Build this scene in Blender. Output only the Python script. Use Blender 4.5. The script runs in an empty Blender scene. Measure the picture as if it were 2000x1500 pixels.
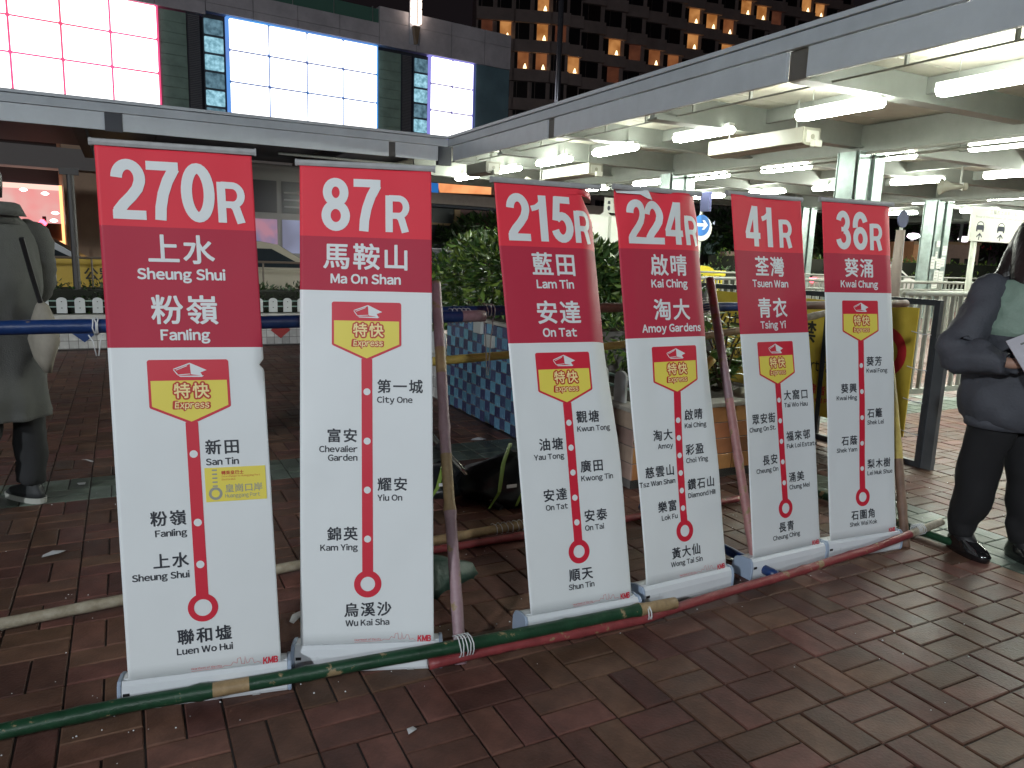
import bpy, bmesh, math, random
from mathutils import Vector, Matrix, noise
random.seed(7)
S = bpy.context.scene
COL = S.collection
R = math.radians
# ------------------------------------------------------------------ camera
F_PX, PITCH, ROLL, CAMH = 1459.2, .1737, .0342, 1.4
CF = Vector((0, math.cos(PITCH), -math.sin(PITCH)))
CR0 = Vector((1, 0, 0)); CU0 = CR0.cross(CF)
CR = CR0*math.cos(ROLL)+CU0*math.sin(ROLL)
CU = -CR0*math.sin(ROLL)+CU0*math.cos(ROLL)
CP = Vector((0, 0, CAMH))
cam = bpy.data.cameras.new('camera'); camo = bpy.data.objects.new('camera', cam); COL.objects.link(camo)
cam.sensor_width = 36; cam.lens = 36*F_PX/2000; cam.clip_start = .05; cam.clip_end = 600
camo.matrix_world = Matrix(((CR.x, CU.x, -CF.x, CP.x), (CR.y, CU.y, -CF.y, CP.y), (CR.z, CU.z, -CF.z, CP.z), (0, 0, 0, 1)))
S.camera = camo
# ------------------------------------------------------------------ world: a night sky, faintly lit by the city
W = bpy.data.worlds.new('World'); S.world = W; W.use_nodes = True
nt = W.node_tree; bg = nt.nodes['Background']
bg.inputs[0].default_value = (.0072, .0056, .0066, 1); bg.inputs[1].default_value = 1.0
S.view_settings.view_transform = 'Standard'; S.view_settings.look = 'None'
S.view_settings.exposure = 0; S.view_settings.gamma = 1; S.view_settings.use_curve_mapping = False
S.render.engine = 'CYCLES'
try:
    S.cycles.use_denoising = True; S.cycles.max_bounces = 6; S.cycles.diffuse_bounces = 3
    S.cycles.sample_clamp_indirect = 6
except Exception: pass

TH = .4805
AX = Vector((math.cos(TH), math.sin(TH), 0)); BX = Vector((-math.sin(TH), math.cos(TH), 0))
def L(a, b, z=0): return AX*a+BX*b+Vector((0, 0, z))
def ray(x, y): return CF+CR*((x-1000)/F_PX)-CU*((y-750)/F_PX)
def atz(x, y, z=0): d = ray(x, y); return CP+d*((z-CAMH)/d.z)
def aty(x, y, Y): d = ray(x, y); return CP+d*(Y/d.y)
def px(P): d = P-CP; z = d.dot(CF); return (1000+F_PX*d.dot(CR)/z, 750-F_PX*d.dot(CU)/z, z)

# ------------------------------------------------------------------ materials
MATS = {}
def mat(name, col, rough=.6, metal=0, var=0, scale=6, bump=0, bscale=40, spec=.5, coat=0, isl=False, objr=False, varcol=None, alpha=1, trans=0, chip=None, grime=0):
    if name in MATS: return MATS[name]
    m = bpy.data.materials.new(name); m.use_nodes = True; MATS[name] = m
    n = m.node_tree.nodes; l = m.node_tree.links; p = n['Principled BSDF']
    p.inputs['Roughness'].default_value = rough; p.inputs['Metallic'].default_value = metal
    p.inputs['Specular IOR Level'].default_value = spec
    p.inputs['Base Color'].default_value = (*col, 1)
    if coat: p.inputs['Coat Weight'].default_value = coat
    if trans: p.inputs['Transmission Weight'].default_value = trans
    tc = n.new('ShaderNodeTexCoord')
    out = None
    if var:
        t = n.new('ShaderNodeTexNoise'); t.inputs['Scale'].default_value = scale; t.inputs['Detail'].default_value = 6
        t.inputs['Roughness'].default_value = .65
        l.new(tc.outputs['Object'], t.inputs['Vector'])
        r = n.new('ShaderNodeValToRGB'); r.color_ramp.elements[0].position = .3; r.color_ramp.elements[1].position = .7
        c2 = varcol or tuple(min(1, c*(1+var)) for c in col)
        r.color_ramp.elements[0].color = (*[c*(1-var) for c in col], 1); r.color_ramp.elements[1].color = (*c2, 1)
        l.new(t.outputs['Fac'], r.inputs[0]); out = r.outputs[0]
        if chip:
            e = r.color_ramp.elements.new(.60); e.color = (*col, 1); r.color_ramp.elements[1].position = .60; e = r.color_ramp.elements[2]; e.position = .64; e.color = (*chip, 1)
        mr = n.new('ShaderNodeMapRange'); mr.inputs['To Min'].default_value = max(.03, rough-.12); mr.inputs['To Max'].default_value = min(1, rough+.12)
        l.new(t.outputs['Fac'], mr.inputs[0]); l.new(mr.outputs[0], p.inputs['Roughness'])
    if isl or objr:
        hs = n.new('ShaderNodeHueSaturation')
        if out: l.new(out, hs.inputs['Color'])
        else: hs.inputs['Color'].default_value = (*col, 1)
        g = n.new('ShaderNodeNewGeometry'); oi = n.new('ShaderNodeObjectInfo')
        ad = n.new('ShaderNodeMath'); ad.operation = 'ADD'; fr = n.new('ShaderNodeMath'); fr.operation = 'FRACT'
        l.new(g.outputs['Random Per Island'], ad.inputs[0])
        if objr: l.new(oi.outputs['Random'], ad.inputs[1])
        else: ad.inputs[1].default_value = 0
        l.new(ad.outputs[0], fr.inputs[0])
        mv = n.new('ShaderNodeMapRange'); mv.inputs['To Min'].default_value = .70; mv.inputs['To Max'].default_value = 1.28
        l.new(fr.outputs[0], mv.inputs[0]); l.new(mv.outputs[0], hs.inputs['Value'])
        m2 = n.new('ShaderNodeMath'); m2.operation = 'MULTIPLY'; m2.inputs[1].default_value = 7.31; l.new(fr.outputs[0], m2.inputs[0])
        f2 = n.new('ShaderNodeMath'); f2.operation = 'FRACT'; l.new(m2.outputs[0], f2.inputs[0])
        mh = n.new('ShaderNodeMapRange'); mh.inputs['To Min'].default_value = .485; mh.inputs['To Max'].default_value = .52
        l.new(f2.outputs[0], mh.inputs[0]); l.new(mh.outputs[0], hs.inputs['Hue'])
        out = hs.outputs[0]
    if grime:
        gp = n.new('ShaderNodeNewGeometry'); g1 = n.new('ShaderNodeTexNoise'); g1.inputs['Scale'].default_value = 1.3; g1.inputs['Detail'].default_value = 7; g1.inputs['Roughness'].default_value = .7
        l.new(gp.outputs['Position'], g1.inputs['Vector']); gr = n.new('ShaderNodeValToRGB'); gr.color_ramp.elements[0].position = .36; gr.color_ramp.elements[1].position = .62
        gr.color_ramp.elements[0].color = (1-grime, 1-grime*1.05, 1-grime*1.1, 1); gr.color_ramp.elements[1].color = (1.12, 1.1, 1.08, 1); l.new(g1.outputs['Fac'], gr.inputs[0])
        mx = n.new('ShaderNodeMix'); mx.data_type = 'RGBA'; mx.blend_type = 'MULTIPLY'; mx.inputs[0].default_value = 1
        if out: l.new(out, mx.inputs[6])
        else: mx.inputs[6].default_value = (*col, 1)
        l.new(gr.outputs[0], mx.inputs[7]); out = mx.outputs[2]
        g2 = n.new('ShaderNodeMapRange'); g2.inputs['From Min'].default_value = .3; g2.inputs['From Max'].default_value = .7; g2.inputs['To Min'].default_value = max(.05, rough-.22); g2.inputs['To Max'].default_value = min(1, rough+.15)
        l.new(g1.outputs['Fac'], g2.inputs[0]); l.new(g2.outputs[0], p.inputs['Roughness'])
    if out: l.new(out, p.inputs['Base Color'])
    if bump:
        t2 = n.new('ShaderNodeTexNoise'); t2.inputs['Scale'].default_value = bscale; t2.inputs['Detail'].default_value = 5
        l.new(tc.outputs['Object'], t2.inputs['Vector'])
        b = n.new('ShaderNodeBump'); b.inputs['Strength'].default_value = bump; b.inputs['Distance'].default_value = .01
        l.new(t2.outputs['Fac'], b.inputs['Height']); l.new(b.outputs[0], p.inputs['Normal'])
    return m
def emit(name, col, st, var=0, scale=3, col2=None):
    if name in MATS: return MATS[name]
    m = bpy.data.materials.new(name); m.use_nodes = True; MATS[name] = m
    n = m.node_tree.nodes; l = m.node_tree.links; n.remove(n['Principled BSDF'])
    e = n.new('ShaderNodeEmission'); e.inputs[0].default_value = (*col, 1); e.inputs[1].default_value = st
    if var or col2:
        tc = n.new('ShaderNodeTexCoord'); t = n.new('ShaderNodeTexNoise'); t.inputs['Scale'].default_value = scale
        l.new(tc.outputs['Object'], t.inputs['Vector'])
        r = n.new('ShaderNodeValToRGB'); r.color_ramp.elements[0].position = .35; r.color_ramp.elements[1].position = .65
        r.color_ramp.elements[0].color = (*(col2 or [c*(1-var) for c in col]), 1); r.color_ramp.elements[1].color = (*col, 1)
        l.new(t.outputs['Fac'], r.inputs[0]); l.new(r.outputs[0], e.inputs[0])
    l.new(e.outputs[0], n['Material Output'].inputs[0])
    return m

# ------------------------------------------------------------------ mesh helpers
def dense(rows, k=4):
    """Catmull-Rom between rows of numbers"""
    rows = [tuple(float(x) for x in r_) for r_ in rows]; n = max(len(r_) for r_ in rows); rows = [r_+(0.,)*(n-len(r_)) for r_ in rows]; out = []
    for i in range(len(rows)-1):
        p0, p1, p2, p3 = rows[max(i-1, 0)], rows[i], rows[i+1], rows[min(i+2, len(rows)-1)]
        for j in range(k):
            t = j/k; out.append(tuple(.5*((2*b)+(-a+c)*t+(2*a-5*b+4*c-d)*t*t+(-a+3*b-3*c+d)*t**3) for a, b, c, d in zip(p0, p1, p2, p3)))
    out.append(rows[-1]); return out
class MB:
    def __init__(s): s.v = []; s.f = []; s.m = []
    def add(s, vs, fs, mi=0):
        k = len(s.v); s.v += [tuple(v) for v in vs]; s.f += [tuple(i+k for i in f) for f in fs]; s.m += [mi]*len(fs); return s
    def box(s, x0, x1, y0, y1, z0, z1, mi=0):
        v = [(x, y, z) for z in (z0, z1) for y in (y0, y1) for x in (x0, x1)]
        return s.add(v, [(0, 2, 3, 1), (4, 5, 7, 6), (0, 1, 5, 4), (2, 6, 7, 3), (0, 4, 6, 2), (1, 3, 7, 5)], mi)
    def cbox(s, x0, x1, y0, y1, z0, z1, c=.01, mi=0):   # box with chamfered top
        v = [(x, y, z0) for y in (y0, y1) for x in (x0, x1)]+[(x, y, z1-c) for y in (y0, y1) for x in (x0, x1)]+[(x, y, z1) for y in (y0+c, y1-c) for x in (x0+c, x1-c)]
        f = [(0, 2, 3, 1)]
        for k in (0, 4): f += [(k, k+1, k+5, k+4), (k+1, k+3, k+7, k+5), (k+3, k+2, k+6, k+7), (k+2, k, k+4, k+6)]
        f.append((8, 9, 11, 10)); return s.add(v, f, mi)
    def tube(s, pts, r, n=10, mi=0, caps=True, sx=1):
        pts = [Vector(p) for p in pts]; rr = r if isinstance(r, (list, tuple)) else [r]*len(pts)
        k0 = len(s.v); up = None
        for i, p in enumerate(pts):
            t = (pts[min(i+1, len(pts)-1)]-pts[max(i-1, 0)]).normalized()
            if up is None: up = Vector((0, 0, 1)) if abs(t.z) < .9 else Vector((1, 0, 0))
            x = t.cross(up).normalized(); y = x.cross(t).normalized(); up = y
            for j in range(n):
                a = 2*math.pi*j/n; s.v.append(tuple(p+x*(rr[i]*math.cos(a)*sx)+y*(rr[i]*math.sin(a))))
        for i in range(len(pts)-1):
            for j in range(n):
                a = k0+i*n+j; b = k0+i*n+(j+1) % n; s.f.append((a, b, b+n, a+n)); s.m.append(mi)
        if caps:
            s.f.append(tuple(k0+j for j in reversed(range(n)))); s.m.append(mi)
            s.f.append(tuple(k0+(len(pts)-1)*n+j for j in range(n))); s.m.append(mi)
        return s
    def prism(s, poly, d0, d1, fn, mi=0):   # poly of (u,v); fn(u,v,d)->xyz
        n = len(poly); v = [fn(u, w, d0) for u, w in poly]+[fn(u, w, d1) for u, w in poly]
        f = [tuple(range(n)), tuple(reversed(range(n, 2*n)))]+[(i, (i+1) % n+0, (i+1) % n+n, i+n) for i in range(n)]
        return s.add(v, f, mi)
    def dtube(s, pts, rr, n=24, k=5, mi=0):
        q = dense([(*p, r_) for p, r_ in zip(pts, rr)], k); return s.tube([x[:3] for x in q], [x[3] for x in q], n, mi)
    def loft(s, rings, n=24, mi=0, pw=2.0, fn=None):   # rings: (cx,cy,cz,rx,ry[,rot])
        k0 = len(s.v)
        for rg in rings:
            cx, cy, cz, rx, ry = rg[:5]; ro = rg[5] if len(rg) > 5 else 0
            for j in range(n):
                a = 2*math.pi*j/n; c, q = math.cos(a), math.sin(a)
                x = rx*math.copysign(abs(c)**(2/pw), c); y = ry*math.copysign(abs(q)**(2/pw), q)
                s.v.append((cx+x*math.cos(ro)-y*math.sin(ro), cy+x*math.sin(ro)+y*math.cos(ro), cz))
        for i in range(len(rings)-1):
            for j in range(n):
                a = k0+i*n+j; b = k0+i*n+(j+1) % n; s.f.append((a, b, b+n, a+n)); s.m.append(mi)
        s.f.append(tuple(k0+j for j in reversed(range(n)))); s.m.append(mi)
        s.f.append(tuple(k0+(len(rings)-1)*n+j for j in range(n))); s.m.append(mi)
        return s
    def folds(s, amp, sc=6, st=(1, 1, 1), off=0):
        nv = [Vector() for _ in s.v]
        for f in s.f:
            if len(f) > 4: continue
            a, b, c = (Vector(s.v[f[k]]) for k in (0, 1, 2)); n_ = (b-a).cross(c-a)
            for k in f: nv[k] += n_
        for i, v in enumerate(s.v):
            v = Vector(v); q = Vector((v.x*sc*st[0]+off, v.y*sc*st[1], v.z*sc*st[2])); n_ = nv[i].normalized() if nv[i].length else Vector()
            d = (1-2.2*abs(noise.noise(q)))*.6+.35*(1-2*abs(noise.noise(q*2.3+Vector((5, 1, off)))))
            s.v[i] = tuple(v+n_*(amp*(d-.35)))
        return s
    def rumple(s, amp, sc=4, st=(1, 1, .5), off=0, k0=0):
        for i in range(k0, len(s.v)):
            v = Vector(s.v[i]); q = Vector((v.x*sc*st[0]+off, v.y*sc*st[1], v.z*sc*st[2]))
            s.v[i] = tuple(v+Vector(noise.noise_vector(q))*amp)
        return s
    def mesh(s, name, mats):
        me = bpy.data.meshes.new(name); me.from_pydata(s.v, [], s.f)
        for m in (mats if isinstance(mats, (list, tuple)) else [mats]): me.materials.append(m)
        if any(s.m): me.polygons.foreach_set('material_index', s.m)
        me.update(); return me
    def build(s, name, mats, parent=None, smooth=False, bevel=0, sub=0, fix=True):
        me = s.mesh(name, mats)
        if fix:
            b = bmesh.new(); b.from_mesh(me); bmesh.ops.recalc_face_normals(b, faces=b.faces); b.to_mesh(me); b.free()
        o = bpy.data.objects.new(name, me); COL.objects.link(o)
        if parent: o.parent = parent
        if smooth: me.polygons.foreach_set('use_smooth', [True]*len(me.polygons))
        if bevel:
            mo = o.modifiers.new('bevel', 'BEVEL'); mo.width = bevel; mo.segments = 2; mo.limit_method = 'ANGLE'; mo.angle_limit = .6
        if sub:
            mo = o.modifiers.new('sub', 'SUBSURF'); mo.levels = sub; mo.render_levels = sub
        return o
def tag(o, label=None, cat=None, group=None, kind=None):
    if label: o['label'] = label
    if cat: o['category'] = cat
    if group: o['group'] = group
    if kind: o['kind'] = kind
    return o
def thing(name, label, cat, loc, rz=0, group=None):
    o = bpy.data.objects.new(name, None); COL.objects.link(o); o.location = loc; o.rotation_euler = (0, 0, rz)
    o.empty_display_size = .1
    return tag(o, label, cat, group)
def inst(o, parent, M=None, name=None):
    c = o.copy(); COL.objects.link(c); c.parent = parent
    if M is not None: c.matrix_local = M
    return c
def gthing(name, label, cat, a=0, b=0, z=0, group=None): return thing(name, label, cat, L(a, b, z), TH, group)

# ------------------------------------------------------------------ text and strokes (flat print)
GC = {}
def glyph(ch):
    if ch in GC: return GC[ch]
    if ch == 'ｌ': GC[ch] = ([(0, 0), (.078, 0), (.078, .70), (0, .70)], [(0, 1, 2, 3)]); return GC[ch]
    c = bpy.data.curves.new('g', 'FONT'); c.body = ch; c.size = 1; c.resolution_u = 3
    o = bpy.data.objects.new('g', c); COL.objects.link(o)
    me = bpy.data.meshes.new_from_object(o.evaluated_get(bpy.context.evaluated_depsgraph_get()))
    vs = [(v.co.x, v.co.y) for v in me.vertices]; fs = [tuple(p.vertices) for p in me.polygons]
    bpy.data.objects.remove(o); bpy.data.curves.remove(c); bpy.data.meshes.remove(me)
    GC[ch] = (vs, fs); return GC[ch]
RING = [(0, 0)]+[(math.cos(k*math.pi/3), math.sin(k*math.pi/3)) for k in range(6)]
RING2 = [(0, 0)]+[(math.cos(k*math.pi/6), math.sin(k*math.pi/6)) for k in range(12)]+[(.5*math.cos(k*math.pi/3), .5*math.sin(k*math.pi/3)) for k in range(6)]
def text2d(txt, size, bold=.02, pitch=None, sx=1.0, shear=0):
    """returns (verts2d with layer index, faces, width); origin at the left of the baseline"""
    V = []; Fc = []; x = 0; cjk = ord(txt[0]) > 0x2e80
    for ch in txt:
        if ch == ' ': x += .26*size*sx; continue
        if cjk:
            vs, fs = glyph(ch); dx = 0; adv = (pitch or size)
        else:
            vs, fs = glyph(chr(ord(ch)+0xFEE0))
            if not vs: continue
            x0 = min(v[0] for v in vs); x1 = max(v[0] for v in vs); dx = -x0; adv = (x1-x0+.075+bold)*size*sx
        for li, (ox, oy) in enumerate(RING2 if bold > .05 else (RING if bold else RING[:1])):
            k = len(V)
            for vx, vy in vs:
                X = (vx+dx+ox*bold)*size*sx+x; Y = (vy+oy*bold)*size; V.append((X+shear*Y, Y, li))
            Fc += [tuple(i+k for i in f) for f in fs]
        x += adv
    if cjk: x -= (pitch or size)-size
    return V, Fc, x
def stroke(pts, t, closed=False):
    n = len(pts); Lf = []; Rt = []
    for i, p in enumerate(pts):
        p = Vector(p).to_2d() if len(p) == 2 else Vector(p)
        a = Vector(pts[(i-1) % n] if closed else pts[max(i-1, 0)]); b = Vector(pts[(i+1) % n] if closed else pts[min(i+1, n-1)])
        d1 = (p-a) if (p-a).length > 1e-6 else (b-p); d2 = (b-p) if (b-p).length > 1e-6 else d1
        d = (d1.normalized()+d2.normalized()).normalized(); nn = Vector((-d.y, d.x))
        k = 1/max(.55, nn.dot(Vector((-d1.normalized().y, d1.normalized().x))))
        Lf.append(p+nn*t/2*k); Rt.append(p-nn*t/2*k)
    V = [(v.x, v.y) for v in Lf]+[(v.x, v.y) for v in Rt]
    m = n if closed else n-1
    return V, [(i, (i+1) % n, (i+1) % n+n, i+n) for i in range(m)]
def arc(cx, cy, rx, ry, a0, a1, n=18): return [(cx+rx*math.cos(R(a0+(a1-a0)*i/n)), cy+ry*math.sin(R(a0+(a1-a0)*i/n))) for i in range(n+1)]
T_ = .178
DIG = {
 '0': [(arc(.26, .5, .183, .425, 0, 360, 32)[:-1], T_, True)],
 '1': [([(.335, 0), (.335, 1)], .185, False), ([(.36, .93), (.27, .80), (.18, .735), (.06, .70)], .12, False)],
 '2': [(arc(.26, .69, .178, .237, 178, -12)+[(.395, .52), (.30, .39), (.18, .26), (.10, .15), (.085, .04)], T_, False), ([(.0, .072), (.515, .072)], .156, False)],
 '3': [(arc(.25, .725, .162, .2, 172, -72), .168, False), (arc(.25, .285, .182, .212, 82, -172), .172, False), ([(.18, .523), (.30, .523)], .12, False)],
 '4': [([(.345, .985), (.055, .30)], .15, False), ([(.0, .268), (.54, .268)], .152, False), ([(.385, 0), (.385, 1)], .178, False)],
 '5': [([(.10, .93), (.48, .93)], .152, False), ([(.165, .99), (.105, .47)], .168, False), (arc(.255, .325, .183, .25, 138, -165), T_, False)],
 '6': [(arc(.265, .30, .178, .225, 0, 360, 28)[:-1], .170, True), (arc(.275, .63, .187, .295, 22, 190), T_, False)],
 '7': [([(.0, .93), (.51, .93)], .152, False), ([(.445, .90), (.33, .68), (.25, .45), (.205, .22), (.19, 0)], T_, False)],
 '8': [(arc(.26, .732, .158, .195, 0, 360, 26)[:-1], .165, True), (arc(.26, .285, .182, .212, 0, 360, 28)[:-1], .170, True)],
 'R': [([(.085, 0), (.085, 1)], .185, False), ([(.085, .928), (.33, .928)]+arc(.33, .69, .19, .238, 80, -80, 12)+[(.33, .452), (.085, .452)], .168, False), ([(.32, .47), (.40, .36), (.50, 0)], .185, False)]}

# ================================================================== GROUND
M_brick = mat('red_brick', (.118, .056, .042), .58, var=.35, scale=9, bump=.22, bscale=90, isl=True, objr=True, spec=.35, grime=.38)
M_grey = mat('grey_brick', (.10, .130, .108), .5, var=.3, scale=9, bump=.22, bscale=90, isl=True, objr=True, spec=.35, grime=.3)
M_bed = mat('mortar_bed', (.026, .017, .014), .6, var=.4, scale=14)
G = .2169; A0, B0 = 2.375, 1.475
ground = tag(MB().box(-90, 160, -30, 220, -.35, -.05).build('ground', mat('earth', (.03, .026, .024), .8, var=.3, scale=.8)), kind='structure')
pave = bpy.data.objects.new('pavement', MB().add([(-6, -3, -.0075), (26, -3, -.0075), (26, 20, -.0075), (-6, 20, -.0075)], [(0, 1, 2, 3)]).mesh('pavement', M_bed))
COL.objects.link(pave); pave.rotation_euler = (0, 0, TH); tag(pave, kind='structure')
def brickmesh(w, h):
    return MB().cbox(-w/2, w/2, -h/2, h/2, -.014, 0, .0035)
BL, BS = G-.0065, G/2-.0065
bm_r = brickmesh(BL, BS).mesh('brick', M_brick); bm_g = brickmesh(BL, BS).mesh('brick', M_grey)
def inplanter(a, b): return (2.68 < a < 4.15 and 3.58 < b < 4.9) or (2.66 < a < 4.6 and 4.85 < b < 6.4)
spots = []
for i in range(-28, 40):
    for j in range(-5, 44):
        a0 = A0+i*G; b0 = B0+j*G
        if a0 > 10.5 or b0 > 10.7 or inplanter(a0+G/2, b0+G/2): continue
        P = L(a0+G/2, b0+G/2); X, Y, zz = px(P)
        if zz < .6 or X < -900 or X > 2900 or Y > 2300: continue
        gr = (3.66 < a0+.1 < 4.12 and b0 < 4.9) or (4.5 < b0+.1 < 4.96) or (7.55 < a0+.1 < 8.0 and b0 < 5)
        for h in (0, 1):
            al = (i+j) % 2 == 1
            c = (a0+G/2, b0+G*(.25+.5*h)) if al else (a0+G*(.25+.5*h), b0+G/2)
            seen = 0 < X < 2000 and Y < 1500
            spots.append(((zz**-3 if seen else 0), c, al, gr))
spots.sort(key=lambda s: -s[0])
rest = MB()
for k, (pr, c, al, gr) in enumerate(spots):
    dz = random.uniform(-.0018, .0018); rz = random.gauss(0, .006)
    M = Matrix.Translation((c[0], c[1], dz)) @ Matrix.Rotation(rz+(0 if al else math.pi/2), 4, 'Z') @ Matrix.Rotation(random.gauss(0, .004), 4, 'X')
    if k < 290:
        o = bpy.data.objects.new('brick', bm_g if gr else bm_r); COL.objects.link(o); o.parent = pave; o.matrix_local = M
    else:
        src = brickmesh(BL, BS); rest.add([M @ Vector(v) for v in src.v], src.f[1:], 1 if gr else 0)
o = rest.build('farther_bricks', [M_brick, M_grey], pave, fix=False); o['kind'] = 'stuff'
# paving beyond: too far away to tell the bricks apart
def paving_far():
    m = bpy.data.materials.new('far_paving'); m.use_nodes = True; n = m.node_tree.nodes; l = m.node_tree.links; p = n['Principled BSDF']
    tc = n.new('ShaderNodeTexCoord'); br = n.new('ShaderNodeTexBrick'); l.new(tc.outputs['Object'], br.inputs['Vector'])
    br.inputs['Scale'].default_value = 1; br.inputs['Brick Width'].default_value = G; br.inputs['Row Height'].default_value = G/2
    br.inputs['Mortar Size'].default_value = .006; br.inputs['Color1'].default_value = (.10, .045, .036, 1); br.inputs['Color2'].default_value = (.15, .075, .06, 1)
    br.inputs['Mortar'].default_value = (.02, .014, .012, 1); l.new(br.outputs['Color'], p.inputs['Base Color']); p.inputs['Roughness'].default_value = .4
    return m
o = MB().add([(10.6, -3, -.004), (26, -3, -.004), (26, 17, -.004), (10.6, 17, -.004)], [(0, 1, 2, 3)]).add([(-1, 10.92, -.004), (10.6, 10.92, -.004), (10.6, 17, -.004), (-1, 17, -.004)], [(0, 1, 2, 3)]).build('far_pavement', paving_far())
o.rotation_euler = (0, 0, TH); tag(o, kind='structure')
road = MB().box(-60, 120, 13.2, 46, -.05, -.02).build('road', mat('asphalt', (.045, .045, .048), .38, var=.25, scale=3, bump=.3, bscale=90))
road.rotation_euler = (0, 0, TH); road.location = (0, 0, 0); tag(road, kind='structure')
road.location = L(-0, 0, 0)
k = MB().box(-60, -1.2, 12.95, 13.2, -.05, .11).build('kerb', mat('kerb_stone', (.25, .24, .22), .7, var=.3)); k.rotation_euler = (0, 0, TH); tag(k, kind='structure')

# ================================================================== PRINT MATERIALS AND ROLL-UP BANNERS
P_red = mat('print_red', (.78, .042, .070), .55, var=.03, scale=2, bump=.05, bscale=500, spec=.3)
P_dark = mat('print_dark_red', (.47, .028, .062), .55, var=.03, scale=2, bump=.05, bscale=500, spec=.3)
P_white = mat('print_white', (.74, .78, .80), .42, var=.02, scale=2, bump=.05, bscale=500)
P_line = mat('print_line_red', (.62, .018, .045), .45)
P_yel = mat('print_yellow', (.80, .68, .10), .5)
P_yel2 = mat('print_letter_yellow', (.90, .76, .36), .45)
P_org = mat('print_orange_red', (.52, .035, .015), .45)
P_ink = mat('print_ink', (.022, .026, .038), .5)
P_grey = mat('print_grey', (.30, .31, .28), .5)
M_alu = mat('brushed_aluminium', (.46, .47, .48), .35, metal=.25, var=.10, scale=30)
M_base = mat('white_cassette_paint', (.70, .74, .78), .3, var=.05, scale=5, coat=.2)
M_cap = mat('blue_grey_end_cap', (.34, .42, .55), .35, var=.08)
M_blk = mat('black_plastic', (.012, .012, .014), .5)
WB, RB, ZB = .43975, 3.6506, .0952
class Banner:
    def __init__(s, i, pose, wfun, ur, titles, num, label, bot, stops, end, tipd=.436, du=None, shield=None):
        bx, by, yaw, s.lean, s.tilt = pose; s.i = i
        s.root = thing('roll_up_banner', label, 'banner', (bx, by, 0), yaw, 'roll-up banners listing express bus routes')
        s.w = wfun; s.ur = ur; s.du = du or (lambda v: 0); s.bot = bot
        s.sheet(); s.base(); s.number(num); s.titles(titles); s.route(bot, stops, end)
    def P(s, u, v, off=0, sh=True):
        if sh: u = u+s.du(v)
        h = (RB-v)*WB; x = (u-.5)*WB-math.sin(s.tilt)*h; y = math.sin(s.lean)*math.cos(s.tilt)*h; z = ZB+math.cos(s.lean)*math.cos(s.tilt)*h
        d = s.w(u, v)+.0035*noise.noise(Vector((u*2.2+s.i*7, v*1.1, s.i*3)))+.0016*noise.noise(Vector((u*5+s.i*3, v*3.1, 4)))-off           # w>0 = bulges away from the viewer
        return (x, y+d*math.cos(s.lean), z-d*math.sin(s.lean))
    def sheet(s):
        vs = sorted(set([0, .03, .06, .065, .08, .1, .15, .2]+[round(x*.0913, 4) for x in range(41)]+[.545, s.bot, 1.45, 1.5, 1.53, 1.56, 1.6, RB])); vs = [v for v in vs if v <= RB]
        # rows of faces between the lines; the print colour changes exactly at a line
        us = [k/40 for k in range(41)]+[.9875]; us.sort()
        m = MB()
        for v in vs:
            r0 = s.ur(v)
            for u in us: m.v.append(s.P(u*r0 if u > .5 and r0 < 1 and True else u, v, 0, False) if r0 >= 1 else s.P(u*r0 if u <= .5 else .5*r0+(u-.5)*2*(r0-.5*r0), v, 0, False))
        n = len(us)
        for j in range(len(vs)-1):
            mid = (vs[j]+vs[j+1])/2; mi = 0 if mid < .545 else (1 if mid < s.bot else 2)
            for k in range(n-1): m.f.append((j*n+k, j*n+k+1, (j+1)*n+k+1, (j+1)*n+k)); m.m.append(mi)
        o = m.build('printed_sheet', [P_red, P_dark, P_white], s.root, smooth=True, fix=False)
        mo = o.modifiers.new('t', 'SOLIDIFY'); mo.thickness = .0005; mo.offset = -1 if False else 1
    def print2d(s, name, V, Fc, material, off=.0013, parent=None, label=None):
        """V: list of (u,v,layer) in banner units"""
        m = MB(); m.v = [s.P(u, v, off+li*.00006) for u, v, li in V]; m.f = list(Fc); m.m = [0]*len(Fc)
        me = m.mesh(name, material)
        if True:
            b = bmesh.new()
            # cut along the columns of the sheet so the print follows its curve, then press it back onto the sheet
            cut = [x*.025 for x in range(1, 40)]; cutv = [x*.0913 for x in range(1, 40)]
            us = [v[0] for v in V]; lo, hi = min(us), max(us); vl = [v[1] for v in V]; vlo, vhi = min(vl), max(vl)
            lay = b.verts.layers.float.new('l'); bv = [b.verts.new((u, v, 0)) for u, v, li in V]
            for q, (u, v, li) in zip(bv, V): q[lay] = li
            for f in Fc:
                try: b.faces.new([bv[i] for i in f])
                except ValueError: pass
            for c in cut:
                if lo < c+.0 < hi: bmesh.ops.bisect_plane(b, geom=b.verts[:]+b.edges[:]+b.faces[:], plane_co=(c, 0, 0), plane_no=(1, 0, 0))
            for c in cutv:
                if vlo+.002 < c < vhi-.002: bmesh.ops.bisect_plane(b, geom=b.verts[:]+b.edges[:]+b.faces[:], plane_co=(0, c, 0), plane_no=(0, 1, 0))
            for q in b.verts: q.co = s.P(q.co.x, q.co.y, off+q[lay]*.00006)
            b.to_mesh(me); b.free()
        o = bpy.data.objects.new(name, me); COL.objects.link(o); o.parent = parent or s.root
        if label: o['label'] = label
        return o
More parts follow.
